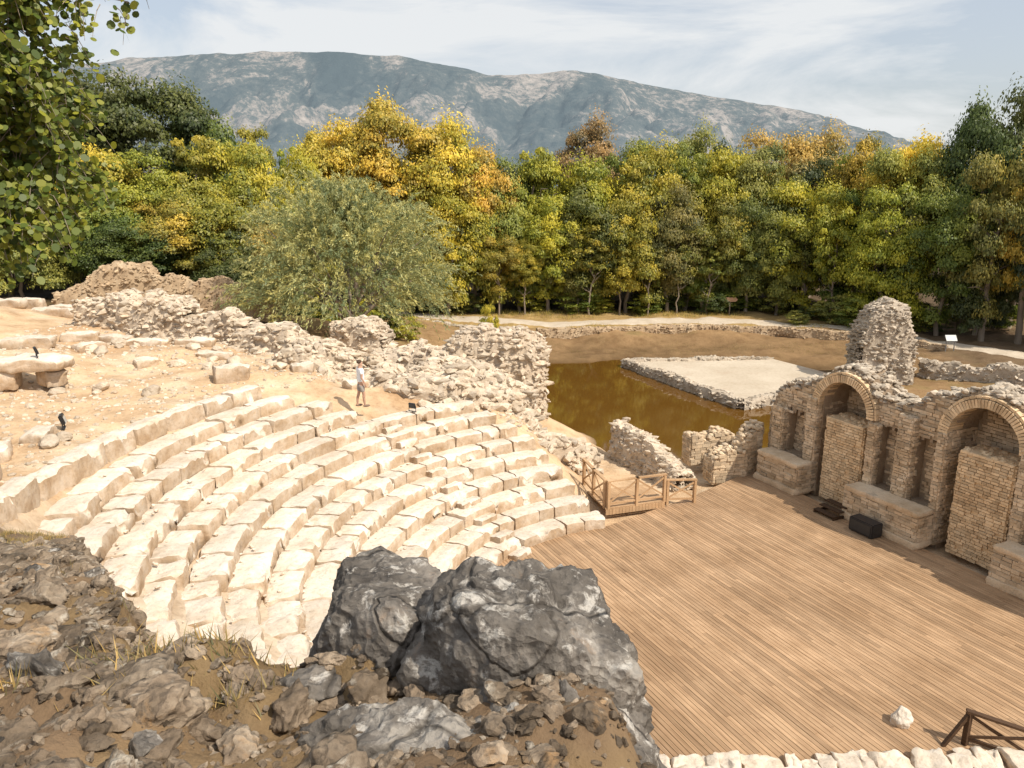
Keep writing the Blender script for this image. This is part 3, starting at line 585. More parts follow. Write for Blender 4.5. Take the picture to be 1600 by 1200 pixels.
for t,wd,h in ((4.5,.15,3.3),(5.75,.26,3.9),(7.02,.12,3.7),(1.85,.22,3.6),(.2,.25,2.8),(9.6,.16,3.9),(10.95,.24,3.5)):
    pp=[masonry(lambda t,z:np.ones_like(t,bool),t-wd,t+wd,0,h,.74,-1,int(t*31)),masonry(lambda t,z:np.ones_like(t,bool),0,.26,0,h,0,1,int(t*37),axis_t=Mn,axis_w=-D,org=W(t-wd,.74,0)),masonry(lambda t,z:np.ones_like(t,bool),0,.26,0,h,0,1,int(t*41),axis_t=Mn,axis_w=D,org=W(t+wd,.74,0)),
        boxes(W(t,.88,h/2),D*(wd-.02),Mn*.13,Z*(h/2-.01))]
    s=np.random.default_rng(int(t*9)).uniform(.08,.16,9);pp.append(stones(np.array([W(t+q*wd*.9,.88+.1*math.sin(q*9),h) for q in np.linspace(-1,1,9)]),np.stack([s,s,s*.8],1),int(t*5),1,5))
    v_,f_,r_=cat(pp);ob('pilaster',mk_mesh('pilaster',v_,f_,M_BRK,r_),scn)
for a,r,s in TA:
    for lay,(ri,ro,w_) in enumerate(((r,r+.26,1.1),(r+.28,r+.36,1.12))):
        n=40 if lay==0 else 22;O=[];U=[];Wv=[]
        for k_ in range(n):
            an=math.pi*(k_+.5)/n;rm=(ri+ro)/2;dr=D*math.cos(an)+Z*math.sin(an);tg_=-D*math.sin(an)+Z*math.cos(an)
            O.append(W(a,w_,s)+dr*rm);U.append(dr*(ro-ri)/2);Wv.append(tg_*(rm*math.pi/n/2-.01))
        q=boxes(np.array(O),np.array(U),Mn[None]*(.36 if lay==0 else .33),np.array(Wv),.007,int(a)+lay)
        arc=q if lay==0 else cat([arc,q])
    v_,f_,r_=arc;ob('arch',mk_mesh('arch',v_,f_,M_PIER,r_),scn)
    hz=s-.42;t0,t1=a-.62,a+r-.06;w0=.80
    allk=lambda t,z:np.ones_like(t,bool);kw=dict(sd=.009,gap=.009,jit=.006)
    pp=[boxes(W((t0+t1)/2,(w0+1.9)/2,hz/2),D*((t1-t0)/2-.01),Mn*((1.9-w0)/2-.01),Z*(hz/2)),
        masonry(allk,t0,t1,0,hz,w0,-1,90+int(a),(.085,.11),(.14,.28),**kw),masonry(allk,0,1.2,0,hz,0,1,91+int(a),(.085,.11),(.14,.28),axis_t=Mn,axis_w=-D,org=W(t0,w0,0),**kw),
        masonry(allk,0,.2,0,hz,0,1,92+int(a),(.085,.11),(.14,.28),axis_t=Mn,axis_w=D,org=W(t1,w0,0),**kw),boxes(W((t0+t1)/2,1.32,hz+.03),D*((t1-t0)/2),Mn*.55,Z*.04,.02)]
    s_=np.random.default_rng(int(a)).uniform(.05,.14,60);gg=np.random.default_rng(int(a)+3);pp.append(stones(np.array([W(gg.uniform(t0,t1),gg.uniform(w0+.05,1.8),hz+.06) for q in range(60)]),np.stack([s_,s_,s_*.7],1),int(a*5),1,5))
    v_,f_,r_=cat(pp);ob('pier',mk_mesh('pier',v_,f_,M_PIER,r_),scn)
for t0,t1 in ((.05,2.1),(4.25,7.1),(9.5,12.3)):
    h=1.15;allk=lambda t,z:np.ones_like(t,bool)
    pp=[boxes(W((t0+t1)/2,.36,h/2),D*((t1-t0)/2-.02),Mn*.32,Z*(h/2-.01)),masonry(allk,t0,t1,.22,h-.14,.03,-1,int(t0*7),(.1,.14),(.2,.45)),
        masonry(allk,0,.65,.22,h-.14,0,1,int(t0*7)+1,axis_t=Mn,axis_w=-D,org=W(t0,.05,0)),masonry(allk,0,.65,.22,h-.14,0,1,int(t0*7)+2,axis_t=Mn,axis_w=D,org=W(t1,.05,0))]
    v_,f_,r_=cat(pp);ped=ob('pedestal',mk_mesh('pedestal',v_,f_,M_BRK,r_),scn)
    T,Fc=grid_box((24,6,2));p=T/((np.abs(T)**12).sum(1)**(1/12))[:,None]
    for nm,zc,hz,ex in (('capstone',h-.03,.08,.07),('base_course',.09,.13,.12)):
        V=W((t0+t1)/2,.34,zc)+p[:,0:1]*D*((t1-t0)/2+ex)+p[:,1:2]*Mn*(.34+ex)+p[:,2:3]*Z*hz
        V=V+.03*np.stack([fbm(V*3,4,1),fbm(V*3+9,4,2),fbm(V*3+19,4,3)],1)
        o=ob(nm,mk_mesh(nm,V,Fc,M_BRK,np.full(len(V),.75),smooth=True),ped)
N=1700;t=g.uniform(-.4,15.9,N);w_=g.uniform(.95,WB+.25,N);cen=np.array([W(a,b2,np.interp(a,tg,topz)-(.45 if b2>WB else 0)+g.uniform(-.05,.16)) for a,b2 in zip(t,w_)])
s=g.uniform(.05,.17,N);v_,f_,r_=stones(cen,np.stack([s*1.5,s,s*.65],1),88,1,6,.12,.58,.6);ob('rubble_crest',mk_mesh('rubble_crest',v_,f_,M_RUBG,r_),scn)
def mwall(name,A,B,h0,h1,th,seed,label):
    A=np.array([*A,0.]);B=np.array([*B,0.]);L=np.linalg.norm(B-A);u=(B-A)/L;nn=np.array([u[1],-u[0],0])
    hf=lambda t:h0+(h1-h0)*t/L+.12*np.sin(t*5+seed)
    keep=lambda t,z:z<hf(t)
    pp=[masonry(keep,0,L,-.2,max(h0,h1)+.2,0,1,seed,(.11,.16),(.2,.4),axis_t=u,axis_w=nn,org=A),masonry(keep,0,L,-.2,max(h0,h1)+.2,0,1,seed+1,(.11,.16),(.2,.4),axis_t=u,axis_w=-nn,org=A-nn*th),
        masonry(lambda t,z:z<hf(0),0,th,-.2,h0,0,1,seed+2,axis_t=-nn,axis_w=-u,org=A),masonry(lambda t,z:z<hf(L),0,th,-.2,h1,0,1,seed+3,axis_t=-nn,axis_w=u,org=B)]
    n=int(L/.1)
    for k_ in range(n):
        t=(k_+.5)*L/n;h=hf(t)-.05;pp.append(boxes(A+u*t-nn*th/2+Z*(h/2-.15),u*L/n/2,nn*(th/2-.01),Z*(h/2+.12)))
    gg=np.random.default_rng(seed);N=int(L*40);t=gg.uniform(0,L,N);cen=A+u*t[:,None]-nn*gg.uniform(0,th,(N,1));cen[:,2]=hf(t)+gg.uniform(-.08,.06,N);s=gg.uniform(.06,.15,N)
    pp.append(stones(cen,np.stack([s*1.3,s,s*.8],1),seed,1,5))
    v_,f_,r_=cat(pp);ob(name,mk_mesh(name,v_,f_,M_BRK,r_),label=label,cat='ruined wall')
mwall('masonry_wall',(8.0,28.5),(9.4,28.8),.85,1.2,.8,401,'short stub of coursed stone wall at the stage corner')
mwall('masonry_wall',(9.4,28.9),(10.2,29.5),1.3,2.1,.7,402,'stepped coursed stone wall joining the stage wall')
mwall('masonry_wall',(7.6,30.6),(9.6,31.2),.95,1.1,.7,403,'low coursed stone wall beside the pond')
# ------------------------------------------------------------------ railing
def railing(pts,h,mat,label,strut=None):
    r=ob('wooden_railing',None,label=label,cat='railing')
    def add(n,a,b2,w,hh): v,f,q=beam(a,b2,w,hh);ob(n,mk_mesh(n,v,f,mat,q),r)
    for i,p in enumerate(pts): add('post',(p[0],p[1],p[2]-.05),(p[0],p[1],p[2]+h-.02),.10,.10)
    for a,b2 in zip(pts[:-1],pts[1:]):
        a=np.array(a,float);b2=np.array(b2,float);u=(b2-a)/np.linalg.norm(b2-a)
        add('top_rail',a+Z*h-u*.06,b2+Z*h+u*.06,.12,.05)
        add('bottom_rail',a+Z*.16,b2+Z*.16,.05,.07)
        nn=np.array([u[1],-u[0],0])*.02
        add('brace',a+Z*.2+nn,b2+Z*(h-.08)+nn,.03,.06);add('brace',a+Z*(h-.08)-nn,b2+Z*.2-nn,.03,.06)
    if strut is not None: add('strut',np.array(pts[0],float)+Z*(h-.05),np.array(strut,float),.07,.07)
    return r
railing([(3.4,25.0,.25),(4.45,25.35,.25),(5.5,25.7,.25)],1.0,M_RAIL,'brown wooden railing with crossed braces beside the seats')
railing([(5.62,25.74,.12),(6.7,26.1,0.0)],.9,M_RAIL,'short brown wooden railing descending onto the stage')
railing([(3.28,25.12,.25),(3.0,26.2,.25),(2.75,27.3,.25)],1.0,M_RAIL,'brown wooden end railing with crossed braces')
railing([(9.33,13.4,0),(10.5,12.95,-.2),(11.7,12.5,-.4)],.78,M_RAILD,'dark wooden stair railing with crossed braces by the stage edge',(8.85,13.35,.0))
pl=ob('wooden_platform',None,label='small raised brown plank platform beside the seats',cat='platform')
A=np.array([3.3,24.95,0]);B=np.array([5.6,25.68,0]);uu=(B-A)/np.linalg.norm(B-A);nn=np.array([-uu[1],uu[0],0]);Lp=np.linalg.norm(B-A)
v_,f_,r_=boxes(np.array([A+uu*Lp/2+nn*(.07+.142*k_)+Z*.23 for k_ in range(12)]),uu[None]*Lp/2,nn[None]*.065,Z[None]*.02,0,2);ob('plank_floor',mk_mesh('plank_floor',v_,f_,M_RAIL,r_),pl)
n=int(Lp/.13);v_,f_,r_=boxes(np.array([A+uu*(.065+.13*k_)+Z*.105-nn*.02 for k_ in range(n)]),uu[None]*.06,nn[None]*.014,Z[None]*.105,0,3);ob('skirt',mk_mesh('skirt',v_,f_,M_RAIL,r_),pl)
# ------------------------------------------------------------------ props on stage
def bevbox(w,d,h,bev,mat,name,parent,loc,rz=0,label=None,cat_=None):
    bm=bmesh.new();bmesh.ops.create_cube(bm,size=1);bmesh.ops.scale(bm,vec=(w,d,h),verts=bm.verts);bmesh.ops.bevel(bm,geom=bm.edges[:],offset=bev,segments=2,affect='EDGES')
    me=bpy.data.meshes.new(name);bm.to_mesh(me);bm.free();me.materials.append(mat)
    return ob(name,me,parent,label,cat_,loc=loc,rz=rz)
ang=math.atan2(D[1],D[0])
pp=W(5.6,-.45,0);sp_=ob('black_speaker',None,label='black wedge speaker box on the stage beside a pedestal',cat='speaker',loc=tuple(pp),rz=ang)
bevbox(.95,.5,.48,.03,M_BLACK,'cabinet',sp_,(0,0,.26));bevbox(.8,.02,.34,.008,M_GRILLE,'grille',sp_,(0,-.258,.27))
for sx in (-.35,.35): bevbox(.1,.4,.03,.005,M_BLACK,'foot',sp_,(sx,0,.012))
pp=W(4.0,-.5,0);st_=ob('wooden_steps',None,label='low dark wooden steps leaning by the pedestal',cat='steps',loc=tuple(pp),rz=ang)
for k_ in range(3): bevbox(.9,.26,.04,.006,M_RAILD,'tread',st_,(0,.27*k_,.12+.12*k_))
for sx in (-.42,.42): bevbox(.05,.78,.10,.006,M_RAILD,'side_board',st_,(sx,.27,.055))
def flood(x,y,z,rz,sc=1):
    f=ob('flood_lamp',None,label='small black flood lamp standing on the stones',cat='lamp',loc=(x,y,z),rz=rz,scale=(sc,sc,sc))
    a=bevbox(.42,.12,.3,.02,M_BLACK,'housing',f,(0,0,.32));a.rotation_euler[0]=-.3
    a=bevbox(.34,.01,.23,.004,M_GLASS,'glass',f,(0,-.066,.30));a.rotation_euler[0]=-.3
    for sx in (-.23,.23): bevbox(.02,.04,.32,.004,M_BLACK,'bracket',f,(sx,0,.17))
    bevbox(.5,.1,.02,.004,M_BLACK,'base_plate',f,(0,0,.012))
flood(-16.3,25.5,5.57,2.2,.8);flood(-12.9,20.9,H1(-12.9,20.9)+.02,2.0,.9);flood(-3.75,27.5,RZ*9+.02,2.6,.7)
sx,sy=20.6,71.5;s_=ob('wooden_sign',None,label='small wooden arrow sign on a post beside the path',cat='sign',loc=(sx,sy,G(sx,sy)))
bevbox(.1,.1,1.6,.01,M_BARK,'post',s_,(0,0,.8))
bm=bmesh.new();vs=[bm.verts.new(p) for p in [(-.65,0,-.2),(.5,0,-.2),(.7,0,0),(.5,0,.2),(-.65,0,.2)]];fa=bm.faces.new(vs);e=bmesh.ops.extrude_face_region(bm,geom=[fa]);bmesh.ops.translate(bm,vec=(0,-.05,0),verts=[q for q in e['geom'] if isinstance(q,bmesh.types.BMVert)]);bmesh.ops.recalc_face_normals(bm,faces=bm.faces[:])
me=bpy.data.meshes.new('board');bm.to_mesh(me);bm.free();me.materials.append(M_SIGN);ob('board',me,s_,loc=(0,-.06,1.5))
sx,sy=32.0,54.5;s_=ob('information_panel',None,label='pale tilted information panel on two legs by the path',cat='information board',loc=(sx,sy,G(sx,sy)))
for q in (-.3,.3): bevbox(.06,.06,.95,.008,M_METAL,'leg',s_,(q,0,.45))
a=bevbox(.8,.5,.04,.01,M_PANEL,'panel',s_,(0,0,.98));a.rotation_euler[0]=.9
# ------------------------------------------------------------------ person
def skinned(name,verts,edges,rad,mat,parent,root=0,sub=2):
    me=bpy.data.meshes.new(name);me.from_pydata(verts,edges,[]);me.materials.append(mat);o=ob(name,me,parent)
    md=o.modifiers.new('Skin','SKIN');md.use_smooth_shade=True
    if not me.skin_vertices: me.skin_vertices.new()
    for i,r in enumerate(rad):
        sv=me.skin_vertices[0].data[i];sv.radius=(r,r) if not isinstance(r,tuple) else r;sv.use_root=(i==root)
    s=o.modifiers.new('Sub','SUBSURF');s.levels=sub;s.render_levels=sub;return o
px_,py_=-5.55,27.0
bd={};vs=[];ra=[];ed=[]
def vtx(n,p,r,par=None):
    bd[n]=len(vs);vs.append(p);ra.append(r)
    if par is not None: ed.append((bd[par],bd[n]))
vtx('pel',(0,0,.95),(.15,.11));vtx('waist',(0,.01,1.08),(.13,.10),'pel');vtx('chest',(0,.01,1.27),(.16,.11),'waist');vtx('ub',(0,0,1.40),(.13,.09),'chest');vtx('neck',(0,.0,1.50),.055,'ub')
vtx('jaw',(0,.02,1.57),.07,'neck');vtx('head',(0,.01,1.66),(.078,.095),'jaw');vtx('crown',(0,.0,1.735),.06,'head');vtx('nose',(0,.112,1.64),.014,'head')
for s,n in ((-1,'l'),(1,'r')):
    vtx(n+'sh',(.17*s,0,1.41),.058,'ub');vtx(n+'ua',(.215*s,.0,1.28),.05,n+'sh');vtx(n+'el',(.24*s,-.02,1.13),.04,n+'ua')
    hx=(.25*s,.10 if s>0 else .02,.92);vtx(n+'wr',hx,.026,n+'el');vtx(n+'pa',(hx[0],hx[1]+.02,hx[2]-.07),(.018,.035),n+'wr')
    for k_ in range(4): vtx(n+'f%d'%k_,(hx[0]-.01*s,hx[1]-.015+.022*k_,hx[2]-.13),.009,n+'pa');vtx(n+'g%d'%k_,(hx[0]-.025*s,hx[1]-.015+.022*k_,hx[2]-.165+.006*abs(k_-1)),.007,n+'f%d'%k_)
    vtx(n+'th',(hx[0]-.02*s,hx[1]+.06,hx[2]-.08),.009,n+'wr')
    fy=.10 if s>0 else -.12
    vtx(n+'hip',(.09*s,0,.88),.095,'pel');vtx(n+'kn',(.1*s,fy*.6+.02,.49),.06,n+'hip');vtx(n+'ca',(.1*s,fy*.8-.01,.34),.055,n+'kn');vtx(n+'an',(.1*s,fy,.09),.036,n+'ca');vtx(n+'he',(.1*s,fy-.02,.045),.04,n+'an');vtx(n+'to',(.115*s,fy+.15,.03),.032,n+'he')
pz=RZ*10+.01
per=ob('person',None,label='person in white t-shirt and beige shorts standing on the seats',cat='person',loc=(px_,py_,pz),rz=-1.1)
skinned('body',vs,ed,ra,M_SKIN,per)
skinned('t_shirt',[(0,0,.90),(0,.01,1.08),(0,.01,1.27),(0,0,1.41),(-.17,0,1.415),(-.222,0,1.25),(.17,0,1.415),(.222,0,1.25),(0,0,1.455)],[(0,1),(1,2),(2,3),(3,4),(4,5),(3,6),(6,7),(3,8)],[(.19,.15),(.17,.14),(.19,.14),(.15,.11),.085,.075,.085,.075,.07],M_SHIRT,per)
skinned('shorts',[(0,0,.97),(0,0,.9),(-.095,0,.84),(-.1,-.035,.55),(.095,0,.84),(.1,.05,.55)],[(0,1),(1,2),(2,3),(1,4),(4,5)],[(.165,.125),(.165,.125),.115,.09,.115,.09],M_SHORT,per)
v_,f_,r_=stones([(0,-.015,1.70)],[(.088,.105,.075)],5,3,1,.06,.9,0);ob('hair',mk_mesh('hair',v_,f_,M_HAIR,smooth=True),per)
for s,fy in ((-1,-.12),(1,.10)):
    T,Fc=ico(3);V=T*np.array([.05,.14,.048])+np.array([.108*s,fy+.06,.042]);ob('shoe',mk_mesh('shoe',V,Fc,M_SHOE,smooth=True),per)
# ------------------------------------------------------------------ trees
def leaf_quads(C,Nrm,size,asp,g,k=4):
    N=len(C);a=g.normal(size=(N,3));a-=Nrm*(a*Nrm).sum(1,keepdims=True);a/=np.linalg.norm(a,axis=1,keepdims=True)+1e-9;b=np.cross(Nrm,a)
    L=size[:,None]
    if k==4:
        P=np.stack([C-a*L,C+b*L*asp-a*L*.1,C+a*L,C-b*L*asp-a*L*.1],1)
    else:
        P=np.stack([C+L*(a*math.cos(t)*(1.1 if i==0 else 1)+b*asp*math.sin(t)) for i,t in enumerate(np.linspace(0,2*math.pi,k,endpoint=False))],1)
    return P.reshape(-1,3),np.arange(N*k).reshape(N,k)
def crown_mesh(seed,shape='round',nc=60,nl=300,ls=.03):
    g=np.random.default_rng(seed);C=[];Nn=[];R=[];
    for c_ in range(nc):
        while True:
            p=g.uniform(-1,1,3)
            if shape=='round': ok=.3<(p[0]**2+p[1]**2+p[2]**2)<.95
            elif shape=='spire':
                w=1.0*(1-max(0,(p[2]+.5)/1.5))**.6;ok=p[2]<.8 and p[0]**2+p[1]**2<w*w and (p[0]**2+p[1]**2>w*w*.15)
            else: w=1-.55*max(0,p[2]+.1)**2;ok=.2<(p[0]**2+p[1]**2)/(w*w)+ max(0,p[2])**3*.75<.95
            if ok: break
        p=p*np.array([.80,.80,.83]);rr=g.uniform(.11,.31)*(.72 if shape=='spire' else 1)
        d=g.normal(size=(nl,3));d/=np.linalg.norm(d,axis=1,keepdims=True);d[:,2]=np.where(d[:,2]<-.3,-d[:,2]*.5,d[:,2])
        rad=rr*(g.random(nl)**.3)*(1+.5*fbm(d*2.4+seed+c_*3,4,c_))
        q=p+d*rad[:,None]*np.array([1.12,1.12,.75])
        C.append(q);n_=d*1.1+g.normal(size=(nl,3))*.4+np.array([.1,-.25,.3]);Nn.append(n_/np.linalg.norm(n_,axis=1,keepdims=True))
        R.append(np.clip(g.uniform(.15,.75)+g.normal(size=nl)*.13+.25*(rad/rr-.75)+.12*d[:,2],0,1))  # random leaf tone plus painted shading: darker inside clumps, lighter on top
    C=np.concatenate(C);Nn=np.concatenate(Nn);R=np.concatenate(R);sz=g.uniform(.6,1.35,len(C))*ls
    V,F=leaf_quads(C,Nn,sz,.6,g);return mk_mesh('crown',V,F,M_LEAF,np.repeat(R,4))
CR={'r':[crown_mesh(s,'round',n_,int(50000/n_),.0195) for s,n_ in ((1,80),(2,95),(3,66),(11,110))],'c':[crown_mesh(s,'col',n_,int(50000/n_),.0195) for s,n_ in ((4,80),(5,100),(6,64))],'s':[crown_mesh(s,'spire',90,380,.0195) for s in (7,8)],'o':[crown_mesh(s,'round',36,190,.035) for s in (9,10)]}
def trunk_mesh(seed):
    g=np.random.default_rng(seed);pts=[(0,0,-.03)];
    for k_ in range(1,9): pts.append((g.normal()*.008*k_**.5,g.normal()*.008*k_**.5,k_/8*.66))
    pr=[tube(pts,np.linspace(.016,.005,9),8)]
    for b_ in range(10):
        k_=g.integers(3,8);p=np.array(pts[k_]);a=g.random()*6.28;dr=np.array([math.cos(a),math.sin(a),g.uniform(.4,1.1)]);L=g.uniform(.08,.17)
        q=[p+dr*L*j/4+np.array([0,0,-.02*(j/4)**2])+g.normal(size=3)*.006*(j>0) for j in range(5)];pr.append(tube(q,np.linspace(.008,.002,5),5))
    v_,f_,r_=cat(pr);return mk_mesh('trunk',v_,f_,M_BARK,r_,smooth=True)
TR=[trunk_mesh(s) for s in (1,2,3)]
COLS={'gold':((.56,.40,.07),'golden autumn'),'ygreen':((.36,.325,.045),'yellow green'),'green':((.195,.22,.037),'green leafed'),'dark':((.085,.105,.032),'dark green'),'brown':((.40,.275,.10),'rusty brown'),'olive':((.28,.265,.07),'olive green'),'orange':((.48,.35,.055),'orange yellow')}
tc=0
def tree(x,y,top,width,colr,kind='r',low=.18,label=None,base=None,nm='broadleaf_tree',trw=1.0):
    global tc;tc+=1
    zb=G(x,y) if base is None else base;Ht=top-zb
    cdef,cn=COLS[colr]
    e=ob(nm,None,label=label or ('%s broadleaf tree in the woodland edge'%cn),cat='tree',loc=(x,y,zb-.05),group='trees around the ruins')
    cr=CR[kind][tc%len(CR[kind])];ch=Ht*(1-low)/2
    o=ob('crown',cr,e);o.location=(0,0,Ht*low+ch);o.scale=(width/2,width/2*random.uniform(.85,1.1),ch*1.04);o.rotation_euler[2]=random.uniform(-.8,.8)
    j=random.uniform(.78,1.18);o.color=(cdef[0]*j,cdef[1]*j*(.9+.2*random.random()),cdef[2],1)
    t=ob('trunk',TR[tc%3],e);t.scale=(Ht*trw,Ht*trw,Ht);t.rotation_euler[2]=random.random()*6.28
    return e
def X_(u,Y): return (u-800)*Y*.000803
for k_,u in enumerate(range(-60,1700,60)): 
    tree(X_(u,98),98+random.uniform(-4,4),14+random.uniform(-1,2.2),11.5,random.choice(['dark','green','olive','olive']),'r',.0)
T_=[
(-10.8,73,20.4,12.5,'gold','r',.2),(-15.0,72,18.8,10,'gold','r',.2),(-6.3,73,18.4,10.5,'gold','r',.2),(-3.2,74,16.8,8.5,'gold','r',.15),(-18,75,17.6,8,'orange','r',.2),
(-24.5,75,19.2,7,'ygreen','s',.15),(-22,78,18,7,'green','s',.1),(-19.8,80,18.6,6,'olive','s',.1),
(2,75,18.0,9,'ygreen','s',.05),(1,80,16.2,10,'green','r',.05),(8.4,88,20,9,'brown','r',.2),(5.2,76,16.2,10.5,'ygreen','r',.02),(9.5,78,16.4,9.5,'green','c',.03),(-1.5,79,15.6,9,'dark','r',.0),
(12.5,76,16.4,10.5,'ygreen','r',.02),(16,86,18.4,10.5,'green','r',.1),(17,75,17.4,9,'green','s',.04),(20.5,76,16.8,10,'ygreen','r',.02),(20,88,19,9,'olive','r',.1),(24,75,16.2,9.5,'olive','c',.03),(22.3,82,17.2,9,'dark','r',.0),
(28,83,19,12,'brown','r',.1),(32.6,84,18.4,10,'brown','r',.1),(27.2,71,13.5,9,'ygreen','r',.0),(31.5,70,13,8,'green','c',.03),(34,76,16.4,9,'green','r',.03),(29.5,78,15.5,9,'dark','r',.0),
(33.2,66,16.2,8,'olive','r',.1),(33,74,17.0,8,'orange','c',.05),(35.2,69,17.4,8.5,'gold','r',.1),(31.2,64,13.2,7.5,'ygreen','c',.04),(34.6,61,12.5,8,'green','r',.02),(38.2,64,19.4,9,'dark','r',.03),(41.5,63,21.2,9.5,'dark','r',.03),(45,66,20.5,10,'dark','r',.03),(36.4,58,15.4,6.5,'olive','r',.05),(38.6,57,15.8,5.5,'gold','c',.2),(39.8,55,13.5,7.5,'dark','r',.0),(37,60,11,7,'dark','c',.0),(43,54,16.5,9,'dark','r',.0),
(52,66,19,11,'dark','r',.03),
(-27.5,60,20.9,12,'dark','r',.15),(-33,62,20.2,11,'dark','r',.1),(-23.5,62,18.0,9.5,'green','r',.1),(-29.5,53,16,8.5,'orange','r',.1),(-25.5,53,14.8,8,'ygreen','c',.08),(-22.3,55,16.8,8,'ygreen','s',.1),(-19.6,56,15.9,8,'ygreen','r',.05),
(-33,50,16.5,9,'ygreen','r',.05),(-30.5,47.5,12.2,6.5,'olive','c',.02),(-27,50,12,8,'green','r',.0),(-22.5,51,11.4,7.5,'orange','r',.0),(-20.5,52.5,12.5,7.5,'ygreen','r',.0),(-18.6,58,13.5,7.5,'green','c',.03),(-16.8,62,15,8,'ygreen','r',.03),(-17.6,55,10,6,'brown','r',.0),(-24.5,49,10,6.5,'dark','r',.0),(-19,50.5,9.5,5.5,'dark','c',.0),
(-36,44,14,8,'green','c',.03),(-38,54,17,10,'dark','r',.05)]
for a in T_: tree(*a)
for a in [(-6,71,12.8,8.5,'ygreen','r',.0),(-3.5,73,13.8,8,'ygreen','c',.0),(-1.2,74,13.2,7.5,'olive','r',.0),(3.5,73,12.0,8,'ygreen','r',.04),(7.2,73.5,12.5,8.5,'green','r',.03),(11,73,12.5,8,'ygreen','c',.04),(15,73,12.5,8,'olive','r',.03),(18.6,73,12,8,'ygreen','r',.04),(22.4,72.5,11.8,7.5,'green','r',.02),(25,71.5,10.5,7,'olive','r',.03),(.8,73.5,9.5,6,'green','r',.0),(9,75,8.5,6,'green','r',.0),(13,75.5,8.5,6,'dark','r',.0),(20.5,75,8.5,6,'green','r',.0),(5.3,74,7.5,6,'olive','r',.0),(17,74.5,7.5,6,'green','r',.0)]: tree(*a)
for a in [(7.3,71,8.6,4.6,'ygreen','o',.40),(10.2,71.4,8.0,3.4,'olive','o',.42),(12.8,71.2,7.6,3.2,'olive','o',.44),(-1.2,70.5,8.0,4.6,'orange','r',.24),(1.2,71,7.4,3.8,'ygreen','r',.3),(15.6,71.4,6.8,3,'olive','o',.45),(18.4,71.2,7.2,3,'olive','o',.44),(28.4,67.2,10.5,5,'ygreen','o',.25),(32.4,63,9.8,4.2,'olive','o',.25),(31,67,8,3.6,'olive','o',.3)]:
    tree(*a,nm='young_tree',label='slender young %s tree beside the path'%COLS[a[4]][1],trw=.75)
for k_ in range(70):
    u=random.uniform(180,1640);Yq=random.uniform(72,76) if u<1250 else random.uniform(62,70)
    if u<640: Yq=random.uniform(52,60)
    x=X_(u,Yq)*1.03;h=random.uniform(1.2,3.4);z=G(x,Yq)
    e=ob('shrub',None,label='low leafy shrub at the foot of the trees',cat='shrub',loc=(x,Yq,z),group='shrubs under the trees')
    cd=COLS[random.choice(['dark','green','olive','dark','ygreen'])][0]
    o=ob('crown',CR['o'][k_%2],e);o.scale=(h*.9,h*.7,h*.5);o.location=(0,0,h*.38);o.color=(*cd,1);o.rotation_euler[2]=random.random()*6
    t=ob('stem',TR[k_%3],e);t.scale=(h*.8,h*.8,h*.8)
e=ob('shrub',None,label='small yellow green shrub growing by the rubble wall',cat='shrub',loc=(-1.2,40,G(-1,40)));o=ob('crown',CR['s'][0],e);o.scale=(1.1,1.1,3.2);o.location=(0,0,3.9);o.color=(.5,.4,.05,1);t=ob('stem',TR[0],e);t.scale=(2,2,4)
# feathery drooping tree
g=np.random.default_rng(55);C=[];A_=[];R=[]
for s in range(3000):
    a=g.random()*6.283;el=g.uniform(-.15,1.5);rb=g.uniform(.42,.93);c0=np.array([math.cos(a)*math.cos(el),math.sin(a)*math.cos(el),math.sin(el)])*rb*np.array([6.5,6.2,6.8])+np.array([0,0,3.4])
    q=np.array([[math.cos(a)*math.cos(el)*2.6,math.sin(a)*math.cos(el)*2.6,math.sin(el)*2.6]]);lump=1+.2*float(fbm(q,3,91)[0]);c0[:2]*=lump;c0[2]=3.0+(c0[2]-3.0)*lump
    dr=c0-np.array([0,0,2.5]);dr/=np.linalg.norm(dr);dr=dr+g.normal(size=3)*.28+np.array([0,0,.35]);n=34;L=g.uniform(.9,2.3);tone=g.uniform(.15,.95)
    for j in range(n):
        u=j/n*L;p=c0+dr*u*.75+np.array([0,0,-.42*u*u]);C.append(p+g.normal(size=3)*.06);t=dr*.75+np.array([0,0,-.84*u]);A_.append(t+g.normal(size=3)*.45);R.append(tone+g.normal()*.12)
C=np.array(C);A_=np.array(A_);A_/=np.linalg.norm(A_,axis=1,keepdims=True);s_=np.cross(A_,g.normal(size=A_.shape));s_/=np.linalg.norm(s_,axis=1,keepdims=True)
L=g.uniform(.07,.14,len(C))[:,None];P=np.stack([C-A_*L,C+s_*L*.24,C+A_*L,C-s_*L*.24],1).reshape(-1,3)
e=ob('feathery_tree',None,label='broad grey green feathery tree with drooping thin branches',cat='tree',loc=(-9.8,45,1.9))
o=ob('crown',mk_mesh('crown',P,np.arange(len(P)).reshape(-1,4),M_LEAF,np.repeat(np.clip(R,0,1),4)),e);o.color=(.37,.36,.175,1)
pr=[tube([(0,0,-.3),(.1,0,1),(.2,.1,2.2)],[.4,.32,.25],10)]
for b_ in range(16):
    a=b_*.9;q=[np.array([.2,.1,1.4+.05*b_])+np.array([math.cos(a)*j*.9,math.sin(a)*j*.9,j*(.9+.3*math.sin(b_*3))-.03*j*j]) for j in range(6)];pr.append(tube(q,np.linspace(.14,.02,6),6))
v_,f_,r_=cat(pr);ob('trunk',mk_mesh('trunk',v_,f_,M_BARK,r_,smooth=True),e)
